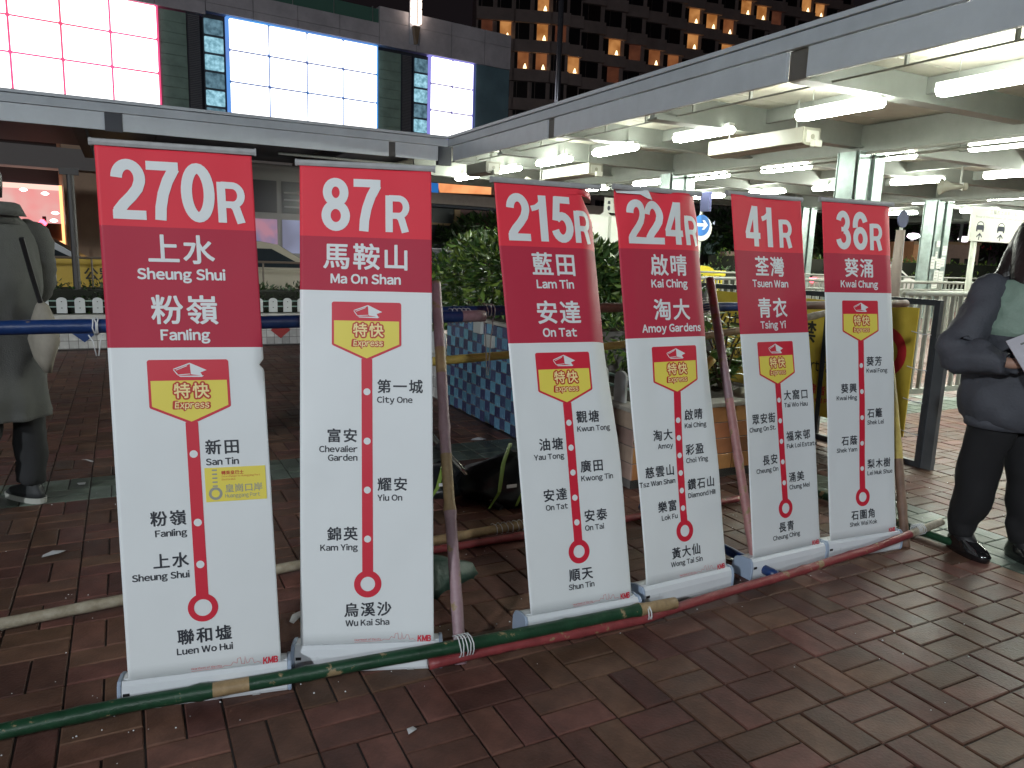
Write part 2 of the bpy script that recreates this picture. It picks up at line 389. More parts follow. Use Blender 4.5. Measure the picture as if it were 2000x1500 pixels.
    def text(s, name, txt, u, v, size, bold, material, align='C', pitch=None, sx=1, off=.0013, shear=0, fitw=None, label=None):
        V, Fc, w = text2d(txt, size, bold, pitch, sx, shear)
        if fitw and w: k = fitw/w; V = [(x*k, y, li) for x, y, li in V]; w = fitw
        x0 = u-w/2 if align == 'C' else (u if align == 'L' else u-w)
        return s.print2d(name, [(x0+x, v-y, li) for x, y, li in V], Fc, material, off, label=label)
    def number(s, num):
        lay = {'270R': [.088, .307, .526, .757], '87R': [.165, .404, .648], '215R': [.095, .300, .512, .738], '224R': [.06, .265, .485, .735],
               '41R': [.178, .40, .668], '36R': [.185, .425, .672]}[num]
        for ch, u0 in zip(num, lay):
            sc = .4 if ch != 'R' else .285; wx = .4 if ch != 'R' else .30
            V = []; Fc = []
            for li, (pts, t, cl) in enumerate(DIG[ch]):
                vs, fs = stroke(pts, t, cl); k = len(V)
                V += [(u0+x*wx, .496-y*sc, li) for x, y in vs]; Fc += [tuple(i+k for i in f) for f in fs]
            s.print2d('route_digit' if ch != 'R' else 'route_letter', V, Fc, P_white, .0014)
    def titles(s, ts):
        for k, (cn, en) in enumerate(ts):
            c = .695+k*.42; n = len(cn)
            s.text('place_name', cn, .5, c+.078, .212, .020, P_white, pitch=.225)
            s.text('place_name', en, .5, c+.207, .094, .036, P_white, sx=.98)
    def route(s, bot, stops, end):
        t = bot+.085
        sh = [(.237, t+.015), (.242, t+.005), (.252, t), (.748, t), (.758, t+.005), (.763, t+.015), (.763, t+.325), (.757, t+.335), (.5, t+.452), (.243, t+.335), (.237, t+.325)]
        s.print2d('express_badge', [(u, v, 0) for u, v in sh], [tuple(range(len(sh)))], P_line, .0010)
        ye = [(.254, t+.145), (.746, t+.145), (.746, t+.322), (.5, t+.433), (.254, t+.322)]
        s.print2d('badge_panel', [(u, v, 0) for u, v in ye], [tuple(range(5))], P_yel, .0013)
        # the badge's emblem: two sides of a box seen from its corner
        def q(x, y): return (.40+.22*x, t+.022+.10*y, 0)
        E = [[q(.50, .0), q(.99, .52), q(.80, .68), q(.86, .92), q(.52, .80)],
             [q(.50, .0), q(.50, .085), q(.06, .44), q(.0, .42)], [q(.42, .17), q(.42, .23), q(.10, .52), q(.08, .49)],
             [q(.0, .46), q(.03, .46), q(.14, .80), q(.11, .82)], [q(.12, .82), q(.50, .76), q(.50, .80), q(.14, .88)],
             [q(.16, .90), q(.90, .90), q(.84, 1.0), q(.20, .97)]]
        for li, e in enumerate(E):
            pass
        V = []; Fc = []
        for li, e in enumerate(E): k = len(V); V += [(a, b, li) for a, b, _ in e]; Fc.append(tuple(range(k, k+len(e))))
        s.print2d('badge_emblem', V, Fc, P_white, .0014)
        s.text('badge_word', '特快', .512, t+.257, .110, .125, P_org, pitch=.122, off=.0016)
        s.text('badge_word', '特快', .512, t+.257, .110, .022, P_yel2, pitch=.122, off=.0026)
        s.text('badge_word', 'Express', .512, t+.337, .060, .15, P_org, off=.0016, shear=.12, fitw=.245)
        s.text('badge_word', 'Express', .512, t+.337, .060, .022, P_yel2, off=.0026, shear=.12, fitw=.225)
        ring = end[2]; lw = .041
        s.print2d('route_line', [(.5-lw, t+.437, 0), (.5+lw, t+.437, 0), (.5+lw, ring-.08, 0), (.5-lw, ring-.08, 0)], [(0, 1, 2, 3)], P_line, .0010)
        vs, fs = stroke(arc(.5, ring, .079, .079, 0, 360, 36)[:-1], .040 if s.i == 0 else .048, True)
        s.print2d('terminus_ring', [(a, b, 0) for a, b in vs], fs, P_line, .0012)
        for side, v, cn, en in stops:
            d = arc(.5, v, .0265, .0265, 0, 360, 20)[:-1]
            s.print2d('stop_dot', [(a, b, 0) for a, b in d], [tuple(range(len(d)))], P_white, .0013)
            u = .575 if side == 'R' else .428; al = 'L' if side == 'R' else 'R'
            s.text('stop_name', cn, u, v-.002, .110, .020, P_ink, al, pitch=.121)
            ens = en.split('\n')
            for q_, e in enumerate(ens): s.text('stop_name', e, u+(.002 if al == 'L' else .003), v+.082+q_*.066, .060, .026, P_ink, al)
        s.text('stop_name', end[0], .5, ring+.235, .112, .022, P_ink, pitch=.123)
        s.text('stop_name', end[1], .5, ring+.315, .060, .026, P_ink)
        # operator's mark and the thin skyline at the foot of the sheet
        s.text('operator_logo', 'KMB', .928, 3.652, .062, .045, P_line, fitw=.104, shear=.08)
        sk = [(.40, 3.642), (.60, 3.638), (.62, 3.628), (.66, 3.632), (.675, 3.61), (.70, 3.622), (.705, 3.59), (.725, 3.585), (.73, 3.63), (.75, 3.632), (.755, 3.58), (.765, 3.63), (.78, 3.625), (.79, 3.60), (.805, 3.60), (.815, 3.635), (.84, 3.63), (.86, 3.64)]
        if s.i in (0, 1, 2, 3):
            vs, fs = stroke(sk, .0032); s.print2d('skyline_line', [(a, b, 0) for a, b in vs], fs, mat('print_faint_red', (.60, .26, .28), .5), .0012)
            s.text('slogan', 'Heartbeat of the city', .50, 3.632, .018, 0, P_line, fitw=.2)
    def base(s):
        Rt = s.root; hw = WB/2+.018
        prof = [(-.012, 0), (-.017, .012), (-.018, .06), (-.013, .083), (-.003, .0945), (.003, .0945), (.004, .086), (.010, .086), (.012, .0945), (.045, .092), (.078, .080), (.095, .055), (.098, .02), (.096, 0)]
        m = MB(); m.prism(prof, -hw, hw, lambda u, w, d: (d, u, w)); c = m.build('cassette_base', M_base, Rt, bevel=.002)
        for sx in (-1, 1):
            pr = [(.04+(u-.04)*1.05, w*1.03) for u, w in prof if not (.003 < u < .011)]
            e = MB().prism(pr, sx*(hw+.0005), sx*(hw+.012), lambda u, w, d: (d, u, w)).build('end_cap', M_cap, c, bevel=.003)
        MB().box(-hw+.004, -hw+.022, -.0195, -.012, .052, .062).build('latch_slot', M_blk, c)
        for sx in (-.6, .6): MB().box(sx*hw-.012, sx*hw+.012, -.016, .20, 0, .006).build('foot', M_alu, c)
        # top rail
        t = s.P(.5, -.012, 0, False); y, z = t[1], t[2]; x0 = s.P(0, 0, 0, False)[0]-.011; x1 = s.P(1, 0, 0, False)[0]+.011
        pr = [(-.007, -.009), (-.009, .0), (-.006, .009), (0, .0115), (.007, .009), (.008, -.009)]
        tl = getattr(s, 'tw', 0)
        b = MB().prism(pr, x0, x1, lambda u, w, d: (d, y+u, z+w-(d-x0)*s.slope)).build('top_rail', M_alu, Rt, bevel=.001)
        for xx in (x0, x1): MB().prism([(u*1.15, w*1.12) for u, w in pr], xx-.003, xx+.003, lambda u, w, d: (d, y+u, z+w-(d-x0)*s.slope)).build('rail_cap', M_blk if s.i > 9 else M_alu, b)
        # support pole behind the sheet
        q0 = Vector((0, .03, .09)); q1 = Vector(s.P(.5, 0, -.012, False)); MB().tube([q0, q1], .006, 8).build('support_pole', M_alu, Rt, smooth=True)
    slope = 0
sm = lambda x, a, b: (lambda t: t*t*(3-2*t))(max(0, min(1, (x-a)/(b-a))))
one = lambda v: 1
def w1(u, v): return .004*math.sin(v*1.3+u*2)+.012*max(0, (u-.93)/.07)**2*(1-sm(abs(v-1.52), .05, .25))
def u1(v): return 1-.03*math.exp(-((v-1.50)/.022)**2) if v < 1.58 else 1
def w2(u, v): return .003*math.sin(v*1.7+u*3)
def w3(u, v):
    k = 1-sm(v, 1.3, 2.6)*.85
    return .55*WB*max(0, u-.80)**1.6*k*3.3+.004*math.sin(v*1.8+1)
def u3(v):
    if v <= .0625: return 1
    return .84+.15*sm(v, .06, .30)*1.0+.01*sm(v, .5, 1.2)
def w4(u, v):
    k = 1-sm(v, 1.6, 2.8)*.9; top = 1-sm(v, .1, .6)
    return WB*(.9*max(0, u-.86)**1.45*k+.35*max(0, .16-u)**1.5*k)+.006*math.sin(u*5.5+.8)*k+.007*math.sin(u*14+v*9)*top
def w5(u, v): return .010*math.sin(u*3.1-.3)*(1-sm(v, 2.2, 3.4))+.005*math.sin(v*2+.5)
def w6(u, v): return WB*.8*max(0, u-.9)**1.5*(1-sm(v, 1.0, 1.9)*.7)+.003*math.sin(v*2+2)
PO = [[-.9132, 2.1197, .3065, .1671, .0365], [-.4532, 2.3159, .1366, .1968, .0153], [.3004, 2.6376, .4171, .2227, .0321],
      [.762, 2.9381, .5151, .1957, .0196], [1.2966, 3.2586, .5053, .1443, .0571], [1.7485, 3.485, .4014, .1236, .0448]]
b1 = Banner(0, PO[0], w1, u1, [('上水', 'Sheung Shui'), ('粉嶺', 'Fanling')], '270R', 'roll-up banner for route 270R, nearest of the row, with a yellow sticker on it', 1.375,
       [('R', 2.12, '新田', 'San Tin'), ('L', 2.6, '粉嶺', 'Fanling'), ('L', 2.895, '上水', 'Sheung Shui')], ('聯和墟', 'Luen Wo Hui', 3.2))
b2 = Banner(1, PO[1], w2, one, [('馬鞍山', 'Ma On Shan')], '87R', 'red and white roll-up banner for route 87R to Ma On Shan, beside the 270R one', .96,
       [('R', 1.734, '第一城', 'City One'), ('L', 2.112, '富安', 'Chevalier\nGarden'), ('R', 2.486, '耀安', 'Yiu On'), ('L', 2.86, '錦英', 'Kam Ying')], ('烏溪沙', 'Wu Kai Sha', 3.203))
b3 = Banner(2, PO[2], w3, u3, [('藍田', 'Lam Tin'), ('安達', 'On Tat')], '215R', 'roll-up banner for route 215R with its torn upper right edge curling back', 1.375,
       [('R', 2.071, '觀塘', 'Kwun Tong'), ('L', 2.286, '油塘', 'Yau Tong'), ('R', 2.501, '廣田', 'Kwong Tin'), ('L', 2.718, '安達', 'On Tat'), ('R', 2.931, '安泰', 'On Tai')], ('順天', 'Shun Tin', 3.182))
b4 = Banner(3, PO[3], w4, one, [('啟晴', 'Kai Ching'), ('淘大', 'Amoy Gardens')], '224R', 'wrinkled roll-up banner for route 224R, coming off its top rail at the left', 1.375,
       [('R', 2.165, '啟晴', 'Kai Ching'), ('L', 2.332, '淘大', 'Amoy'), ('R', 2.499, '彩盈', 'Choi Ying'), ('L', 2.665, '慈雲山', 'Tsz Wan Shan'), ('R', 2.832, '鑽石山', 'Diamond Hill'), ('L', 2.999, '樂富', 'Lok Fu')],
       ('黃大仙', 'Wong Tai Sin', 3.215), du=lambda v: .048*(1-sm(v, 1.2, 3.0)))
b5 = Banner(4, PO[4], w5, one, [('荃灣', 'Tsuen Wan'), ('青衣', 'Tsing Yi')], '41R', 'roll-up banner for route 41R to Tsuen Wan and Tsing Yi, fifth from the left', 1.375,
       [('R', 2.065, '大窩口', 'Tai Wo Hau'), ('L', 2.28, '眾安街', 'Chung On St.'), ('R', 2.495, '福來邨', 'Fuk Loi Estate'), ('L', 2.71, '長安', 'Cheung On'), ('R', 2.93, '涌美', 'Chung Mei')], ('長青', 'Cheung Ching', 3.2))
b6 = Banner(5, PO[5], w6, one, [('葵涌', 'Kwai Chung')], '36R', 'roll-up banner for route 36R to Kwai Chung, farthest right of the row', .96,
       [('R', 1.752, '葵芳', 'Kwai Fong'), ('L', 2.038, '葵興', 'Kwai Hing'), ('R', 2.326, '石籬', 'Shek Lei'), ('L', 2.612, '石蔭', 'Shek Yam'), ('R', 2.895, '梨木樹', 'Lei Muk Shue')], ('石圍角', 'Shek Wai Kok', 3.215))
# the white back of the torn strip on 224R, folded forward under the rail
m = MB(); pts = [(.0, .0), (.36, .0), (.40, .085), (.34, .080), (.26, .045), (.02, .035)]
m.v = [b4.P(u, v, .003+.008*(v/.1), False) for u, v in pts]; m.f = [(0, 1, 2, 3, 4, 5)]; m.m = [0]
tag(m.build('torn_strip', P_white, b4.root, fix=False), 'torn strip folded forward showing the white back of the sheet')
# yellow sticker on 270R
st = [(.563, 2.222), (.968, 2.222), (.968, 2.462), (.563, 2.462)]
s_ = b1.print2d('yellow_sticker', [(u, v, 0) for u, v in st], [(0, 1, 2, 3)], mat('sticker_yellow', (.80, .68, .10), .4), .0020)
for k in range(5): b1.print2d('sticker_mark', [(.612, 2.235+k*.028, 0), (.645, 2.235+k*.028, 0), (.645, 2.245+k*.028, 0), (.612, 2.245+k*.028, 0)], [(0, 1, 2, 3)], P_grey, .0024)
vs, fs = stroke(arc(.628, 2.405, .036, .036, 0, 360, 26)[:-1], .018, True); b1.print2d('sticker_ring', [(a, b, 0) for a, b in vs], fs, P_grey, .0024)
b1.text('sticker_text', '轉乘皇巴士', .672, 2.272, .030, .02, P_org, 'L', off=.0023)
b1.text('sticker_text', 'Interchange to Huanggang Port', .672, 2.292, .016, 0, P_org, 'L', off=.0023, fitw=.26)
b1.text('sticker_text', 'Shuttle Bus', .672, 2.314, .016, 0, P_org, 'L', off=.0023)
b1.text('sticker_text', '皇崗口岸', .690, 2.395, .062, .012, P_grey, 'L', off=.0023, pitch=.064)
b1.text('sticker_text', 'Huanggang Port', .690, 2.437, .036, .008, P_grey, 'L', off=.0023, fitw=.235)

# ================================================================== BAMBOO POLE FRAME
def pole(name, pts, r, cols, label, group=None, nodes=True, wob=.004, parent=None, cat='pole'):
    """painted bamboo: swelling joints, patches of colour along its length"""
    P0 = [Vector(p) for p in pts]; tot = sum((P0[i+1]-P0[i]).length for i in range(len(P0)-1)); n = max(8, int(tot/.035))
    out = []; rr = []; ds = []
    for k in range(n+1):
        d = tot*k/n; q = d; i = 0
        while i < len(P0)-2 and q > (P0[i+1]-P0[i]).length: q -= (P0[i+1]-P0[i]).length; i += 1
        p = P0[i].lerp(P0[i+1], q/(P0[i+1]-P0[i]).length)
        p = p+Vector(noise.noise_vector(p*1.7+Vector((r*100, 0, 0))))*wob
        out.append(p); ds.append(d/tot)
        nd = abs(((d/.31+r*37) % 1)-.5)*.31
        rr.append(r*(1+(.20*math.exp(-(nd/.010)**2) if nodes else 0)+.05*noise.noise(p*8)))
    m = MB().tube(out, rr, 12); c0 = out[0].copy()
    mats = [c[1] for c in cols]; k = 0; idx = 0
    for i in range(n):
        while idx < len(cols)-1 and ds[i] >= cols[idx][0]: idx += 1
        for j in range(12): m.m[i*12+j] = idx
    m.v = [tuple(Vector(v)-c0) for v in m.v]
    o = m.build(name, mats, parent, smooth=True); o.location = c0
    return tag(o, label, cat, group)
C_green = mat('green_painted_bamboo', (.012, .060, .028), .42, chip=(.27, .20, .11), var=.45, scale=14, bump=.2, bscale=60)
C_red = mat('red_painted_bamboo', (.26, .045, .050), .45, chip=(.27, .20, .11), var=.35, scale=14, bump=.2, bscale=60)
C_pink = mat('faded_pink_bamboo', (.42, .20, .20), .5, chip=(.27, .20, .11), var=.3, scale=18, bump=.2, bscale=60)
C_mauve = mat('mauve_painted_bamboo', (.32, .21, .24), .5, chip=(.27, .20, .11), var=.35, scale=12, bump=.2, bscale=60, varcol=(.42, .31, .33))
C_blue = mat('blue_painted_bamboo', (.010, .038, .15), .38, chip=(.27, .20, .11), var=.3, scale=12, bump=.15, bscale=60)
C_bam = mat('bare_bamboo', (.30, .21, .11), .5, var=.4, scale=16, bump=.2, bscale=60)
C_beige = mat('beige_worn_bamboo', (.36, .31, .21), .55, var=.4, scale=22, bump=.3, bscale=60, varcol=(.42, .38, .30))
C_yel = mat('yellow_bamboo', (.42, .32, .08), .42, var=.25, scale=16, bump=.2, bscale=60)
C_brn = mat('brown_taped_bamboo', (.17, .10, .07), .55, var=.3, scale=16)
g = 'poles tied into the banner frame'
pole('ground_pole', [L(-1.3, 2.30, .04), L(-.06, 2.28, .052), L(.39, 2.22, .065), L(.61, 2.17, .085), L(.95, 2.13, .09), L(1.86, 2.12, .068)], .0225, [(.46, C_green), (.49, C_bam), (.94, C_green), (1, C_bam)], 'long green bamboo pole on the ground across the feet of the nearest banners', g)
pole('ground_pole', [L(.84, 2.14, .046), L(1.10, 2.13, .050), L(1.45, 2.11, .046), L(1.70, 2.11, .040), L(2.3, 2.17, .042), L(2.75, 2.19, .05), L(3.09, 2.19, .07), L(3.46, 2.19, .115), L(3.62, 2.19, .135)], .0185, [(.9, C_red), (1, C_beige)], 'red bamboo pole on the ground in front of the right-hand banners', g)
pole('ground_pole', [L(-1.3, 2.95, .03), L(.6, 3.13, .03), L(1.3, 3.15, .04), L(1.98, 3.17, .05)], .022, [(.62, C_beige), (1, C_bam)], 'beige bamboo pole lying behind the banners', g)
pole('ground_pole', [L(1.1, 3.08, .022), L(2.2, 3.08, .022), L(3.15, 3.10, .03)], .018, [(1, C_red)], 'dull red pole lying behind the banners by the tiled planter', g)
pole('cross_pole', [L(3.66, 3.45, .03), L(3.66, 2.05, .035)], .022, [(1, C_green)], 'short green pole running back under the right end of the frame', g)
pole('cross_pole', [L(2.51, 3.2, .03), L(2.49, 2.20, .04)], .022, [(1, C_blue)], 'short blue pole running back between the 224R and 41R banners', g)
def ptilt(f, t): return [f, f.lerp(t, .5), t]
pole('upright_pole', ptilt(L(.965, 2.165, .0), L(1.12, 2.85, 1.27)), .021, [(.07, C_mauve), (.36, C_mauve), (.5, C_bam), (.72, C_mauve), (.80, C_bam), (1, C_mauve)], 'mauve and bare bamboo upright between the 87R and 215R banners', g)
pole('upright_pole', ptilt(L(2.47, 2.29, 0), L(2.56, 2.85, 1.31)), .021, [(.55, C_pink), (.90, C_mauve), (1, C_pink)], 'pinkish upright pole between the 224R and 41R banners', g)
pole('upright_pole', ptilt(L(3.45, 2.25, 0), L(3.88, 2.87, 1.29)), .022, [(.30, C_brn), (.72, C_yel), (.9, C_brn), (1, C_brn)], 'brown and yellow upright pole right of the 36R banner', g)
pole('top_rail_pole', [L(-1.4, 2.86, 1.10), L(0, 2.86, 1.11), L(1.34, 2.84, 1.135)], .024, [(.96, C_blue), (1, C_mauve)], 'blue rail behind the left-hand banners', g, nodes=False)
pole('top_rail_pole', [L(1.06, 2.90, 1.145), L(2.0, 2.87, 1.165), L(3.05, 2.86, 1.17)], .022, [(.42, C_blue), (.62, C_brn), (1, C_blue)], 'blue rail behind the 215R and 224R banners', g, nodes=False)
pole('top_rail_pole', [L(2.8, 2.89, 1.165), L(3.6, 2.88, 1.175), L(4.1, 2.87, 1.185)], .022, [(1, C_brn)], 'brown taped rail end right of the 36R banner', g, nodes=False)
pole('middle_rail_pole', [L(.9, 3.12, .89), L(1.9, 3.12, .935), L(2.75, 3.10, .99), L(3.3, 3.10, 1.04), L(3.75, 3.10, 1.12)], .020, [(.6, C_yel), (.9, C_bam), (1, C_beige)], 'yellow bamboo rail rising to the right behind the banners', g)
pole('brace_pole', [L(2.40, 3.14, .40), L(2.78, 3.02, .88)], .024, [(1, C_yel)], 'short slanting yellow bamboo brace beside the pink upright', g)
# ties
M_str = mat('white_tie_string', (.62, .64, .66), .5)
def tie(c, axis, r, n, label, w=.03, hang=0, group='string ties on the poles'):
    root = None; m = MB(); c = Vector(c); axis = Vector(axis).normalized(); u = axis.orthogonal().normalized(); v = axis.cross(u)
    pts = []
    for k in range(n*10+1):
        a = 2*math.pi*k/10; pts.append(axis*((k/(n*10)-.5)*w+random.uniform(-.003, .003))+u*(r*1.02*math.cos(a))+v*(r*1.02*math.sin(a)))
    m.tube(pts, .0022, 5)
    if hang:
        for dx in (-.012, .010):
            s0 = Vector((0, 0, -r)); m.tube([s0+axis*dx*2, Vector((0, 0, -hang*.5))+axis*dx, Vector((0, 0, -hang))+axis*dx*.3], .0022, 5)
    o = m.build('string_tie', M_str, None, smooth=True); o.location = c; tag(o, label, 'string', group)
tie(L(.965, 2.14, .085), AX, .036, 5, 'white string lashing the upright to the green ground pole', .06)
tie(L(1.10, 2.87, 1.14), AX, .034, 4, 'white string lashing where the blue rails meet the upright', .09)
tie(L(1.24, 2.86, 1.135), AX, .031, 5, 'loose white string round the overlapping blue rails', .10)
tie(L(1.38, 2.88, 1.155), AX, .027, 3, 'long white string hanging from the blue rail', .05, hang=.28)
tie(L(-.09, 2.86, 1.11), AX, .028, 3, 'white string round the blue rail by the coated man', .02, hang=.10)
tie(L(2.56, 2.86, 1.17), BX*.2+Vector((0, 0, 1)), .030, 7, 'white tape and string round the pink upright at the blue rail', .09)
tie(L(1.72, 2.12, .06), AX, .030, 3, 'clear tie joining the green and red ground poles', .02)
tie(L(3.45, 2.20, .115), AX, .027, 5, 'pale tape lashing at the end of the red ground pole', .06)
tie(L(1.66, 3.165, .045), AX, .027, 6, 'grubby white string wound on the beige ground pole', .18)
tie(L(2.52, 2.97, .83), Vector((0, 0, 1)), .032, 4, 'yellowish tape round the pink upright and its brace', .05)

# ================================================================== PLANTERS AND TILED WALLS
M_core = mat('grout', (.16, .15, .14), .8, var=.2)
M_otile = mat('orange_tile', (.42, .185, .075), .34, var=.15, scale=8, isl=False, objr=True)
M_mtile = mat('pinkish_beige_tile', (.38, .27, .22), .34, var=.15, scale=8, objr=True)
M_rtile = mat('brick_red_tile', (.33, .055, .03), .34, var=.12, scale=8, objr=True)
M_wtile = mat('white_glazed_tile', (.55, .54, .52), .25, var=.1, scale=8, objr=True)
M_lb = mat('light_blue_tile', (.11, .26, .36), .25, var=.15, scale=8, objr=True)
M_db = mat('navy_tile', (.05, .065, .13), .25, var=.2, scale=8, objr=True)
M_cop = mat('stone_coping', (.34, .32, .28), .6, var=.25, scale=10, bump=.3, bscale=30)
M_soil = mat('planter_soil', (.04, .03, .02), .9, var=.4, scale=12, bump=1, bscale=25)
TM = {}
def tiles(parent, o, ex, ez, w, h, nx, nz, matfn, t=.006, gap=.006, offs=None, name='tile'):
    """o origin, ex direction along the wall, normal = ex x ez outward is (ex.y,-ex.x)"""
    ex = Vector(ex); nrm = Vector((ex.y, -ex.x, 0)); n = 0
    for i in range(nx):
        for j in range(nz):
            m_ = matfn(i, j)
            if m_ is None: continue
            z0 = j*h+(offs(i) if offs else 0)
            key = (m_.name, round(w, 3), round(h, 3))
            if key not in TM: TM[key] = MB().cbox(-(w-gap)/2, (w-gap)/2, -(h-gap)/2, (h-gap)/2, -.004, t, .0015).mesh('tile', m_)
            ob = bpy.data.objects.new(name, TM[key]); COL.objects.link(ob); ob.parent = parent
            c = Vector(o)+ex*(w*(i+.5))+Vector((0, 0, z0+h*.5))
            ob.matrix_local = Matrix(((ex.x, 0, nrm.x, c.x), (ex.y, 0, nrm.y, c.y), (0, 1, 0, c.z), (0, 0, 0, 1))); n += 1
    return n
# low orange planter
op = gthing('tiled_planter', 'low octagonal planter in orange and beige tiles with leafy plants', 'planter', 2.69, 3.55, 0)
MB().box(.0, 1.42, .0, 1.38, 0, .46).build('wall', M_core, op)
MB().box(.0, 1.42, .0, .006, 0, .06).build('base_gap_strip', mat('base_recess_shade', (.03, .028, .026), .7), op)  # dark strip on the wall paints the shaded recess at its foot
tiles(op, (0, -.001, .055), (1, 0, 0), 0, .20, .105, 7, 4, lambda i, j: M_otile)
# front tiles face the viewer; the side tiles face left
tiles(op, (-.001, 1.36, .055), (0, -1, 0), 0, .195, .105, 7, 4, lambda i, j: M_mtile)
dm = MB(); cx, cz = .37, .255
dm.prism([(cx-.13, cz), (cx, cz-.155), (cx+.13, cz), (cx, cz+.155)], -.0125, -.008, lambda u, w, d: (u, d, w)); dm.build('diamond_tile', M_rtile, op)
MB().box(-.02, 1.44, -.02, .13, .475, .502).box(-.02, .11, .13, 1.38, .475, .502).build('coping', M_cop, op, bevel=.004)
MB().box(.11, 1.42, .13, 1.38, .46, .49).build('soil', M_soil, op)
# blue mosaic planter wall
bp = gthing('tiled_planter', 'raised planter with light and dark blue chequered tiles', 'planter', 2.63, 4.95, 0)
MB().box(.0, 1.9, .0, 1.42, 0, .80).build('wall', M_core, bp)
MB().box(.04, 1.9, .03, 1.42, .80, .83).build('soil', M_soil, bp)
tiles(bp, (-.001, 1.41, -.01), (0, -1, 0), 0, .094, .092, 15, 9, lambda i, j: (M_lb if (i+j) % 2 else M_db), offs=lambda i: (.0 if i % 2 else .0)+((i*.013) % .02))
MB().box(-.012, .05, .0, 1.42, .826, .850).build('coping', M_cop, bp, bevel=.003)
for c in ((-.016, .40, .64), (-.016, .62, .73)):
    MB().box(c[0]-.02, c[0]+.01, c[1], c[1]+.15, c[2], c[2]+.10).build('junction_box', mat('grey_plastic_box', (.42, .44, .42), .5), bp, bevel=.004)
# white tiled wall running left and back
ww = gthing('tiled_wall', 'low white tiled planter wall with blue and red diamonds behind the banners', 'wall', -1.6, 10.93, 0)
MB().box(0, 4.2, 0, .12, 0, .31).build('core', M_core, ww)
MB().box(4.2, 4.32, -4.5, .12, 0, .31).build('core', M_core, ww)
def wt(i, j):
    return M_wtile
cnt = tiles(ww, (.0, -.001, .01), (1, 0, 0), 0, .105, .1, 40, 3, wt)
tiles(ww, (4.199, -.001, .01), (0, -1, 0), 0, .15, .1, 30, 3, wt)
for k, (c, mm) in enumerate([(.3, M_db), (1.12, mat('blue_diamond', (.02, .05, .17), .3)), (2.3, M_rtile), (3.55, mat('red_diamond', (.36, .05, .05), .3)), (1.7, M_rtile)]):
    MB().prism([(c-.14, .21), (c, .09), (c+.14, .21), (c, .315)], -.0125, -.008, lambda u, w, d: (u, d, w)).build('diamond_tile', mm, ww)
MB().box(-.02, 4.2, -.03, .16, .315, .44).box(4.17, 4.34, -4.5, -.03, .315, .44).build('coping', mat('white_coping', (.50, .49, .46), .5, var=.15), ww, bevel=.004)
# small white pickets on the wall
M_pick = mat('white_plastic_picket', (.58, .60, .60), .4, var=.08)
def picket_mesh():
    w = .058; pr = [(-w, 0), (w, 0), (w, .155)]+[(w*math.cos(R(a)), .155+.042*math.sin(R(a))) for a in range(15, 180, 15)]+[(-w, .155)]
    return MB().prism(pr, -.008, .008, lambda u, z, d: (u, d, z)).mesh('picket', M_pick)
PM = picket_mesh(); BM_ = MB().box(-.007, .007, -.012, -.007, -.005, .005).mesh('bolt', M_blk)
def pickets(root, pos, rz, sp, n, z, off0=0):
    for k in range(n):
        o = bpy.data.objects.new('picket', PM); COL.objects.link(o); o.parent = root
        o.matrix_local = Matrix.Translation(Vector(pos)+Vector((math.cos(rz), math.sin(rz), 0))*(sp*k)+Vector((0, 0, z))) @ Matrix.Rotation(rz+random.gauss(0, .03), 4, 'Z')
        for bz in (.065, .145):
            q = bpy.data.objects.new('bolt', BM_); COL.objects.link(q); q.parent = o; q.location = (0, 0, bz)
pf = gthing('picket_fence', 'row of small white plastic pickets on the white tiled wall', 'fence', -1.5, 10.98, .44)
pickets(pf, (0, 0, 0), 0, .198, 21, .02)
MB().box(-.05, 4.1, .012, .028, .09, .105).box(-.05, 4.1, .012, .028, .165, .18).build('rail', mat('pale_green_rail', (.24, .36, .32), .5), pf)
pf2 = gthing('picket_fence', 'small white pickets on the edge of the orange planter', 'fence', 2.74, 3.78, .50)
pickets(pf2, (0, 0, 0), math.pi/2, .20, 6, 0)
MB().box(.012, .028, -.05, 1.1, .08, .095).box(.012, .028, -.05, 1.1, .145, .16).build('rail', MATS['pale_green_rail'], pf2)
pf3 = gthing('picket_fence', 'small white pickets running back beyond the blue planter', 'fence', 2.64, 6.5, .44)
pickets(pf3, (0, 0, 0), math.pi/2, .20, 20, .0)

# ================================================================== VEGETATION
def leafmat(name, c, r=.4): return mat(name, c, r, isl=True, var=.3, scale=20, spec=.5)
LG = leafmat('dark_leaf', (.040, .085, .020)); LG2 = leafmat('bright_leaf', (.13, .20, .035)); LG3 = leafmat('hedge_leaf', (.022, .045, .014))
M_stem = mat('brown_stem', (.09, .06, .035), .8, var=.3)
def leafcloud(root, blobs, n, size, mats, name='foliage', sp=.35):
    m = MB(); tw = sum(b[3]*b[4]*b[5] for b in blobs)
    for b in blobs:
        cnt = int(n*b[3]*b[4]*b[5]/tw)
        for _ in range(cnt):
            while True:
                d = Vector((random.gauss(0, 1), random.gauss(0, 1), random.gauss(0, 1))).normalized()
                r = random.uniform(.45, 1)**.6
                if noise.noise(Vector((d.x*2+b[0], d.y*2+b[1], d.z*2+b[2])))*.6+.5 > r-.45: break
            c = Vector((b[0]+d.x*r*b[3], b[1]+d.y*r*b[4], b[2]+d.z*r*b[5]))
            s = size*random.uniform(.55, 1.3); ax = (d+Vector((random.uniform(-1, 1), random.uniform(-1, 1), random.uniform(-.7, .5)))).normalized()
            sd = ax.cross(Vector((random.uniform(-1, 1), random.uniform(-1, 1), 1))).normalized(); nn = ax.cross(sd)
            m.add([c-ax*s*.5, c+sd*s*.22+nn*s*.06, c+ax*s*.5-nn*s*.12, c-sd*s*.22+nn*s*.06], [(0, 1, 2), (0, 2, 3)], 0 if random.random() < .62 else 1)
    return m.build(name, mats, root, fix=False)
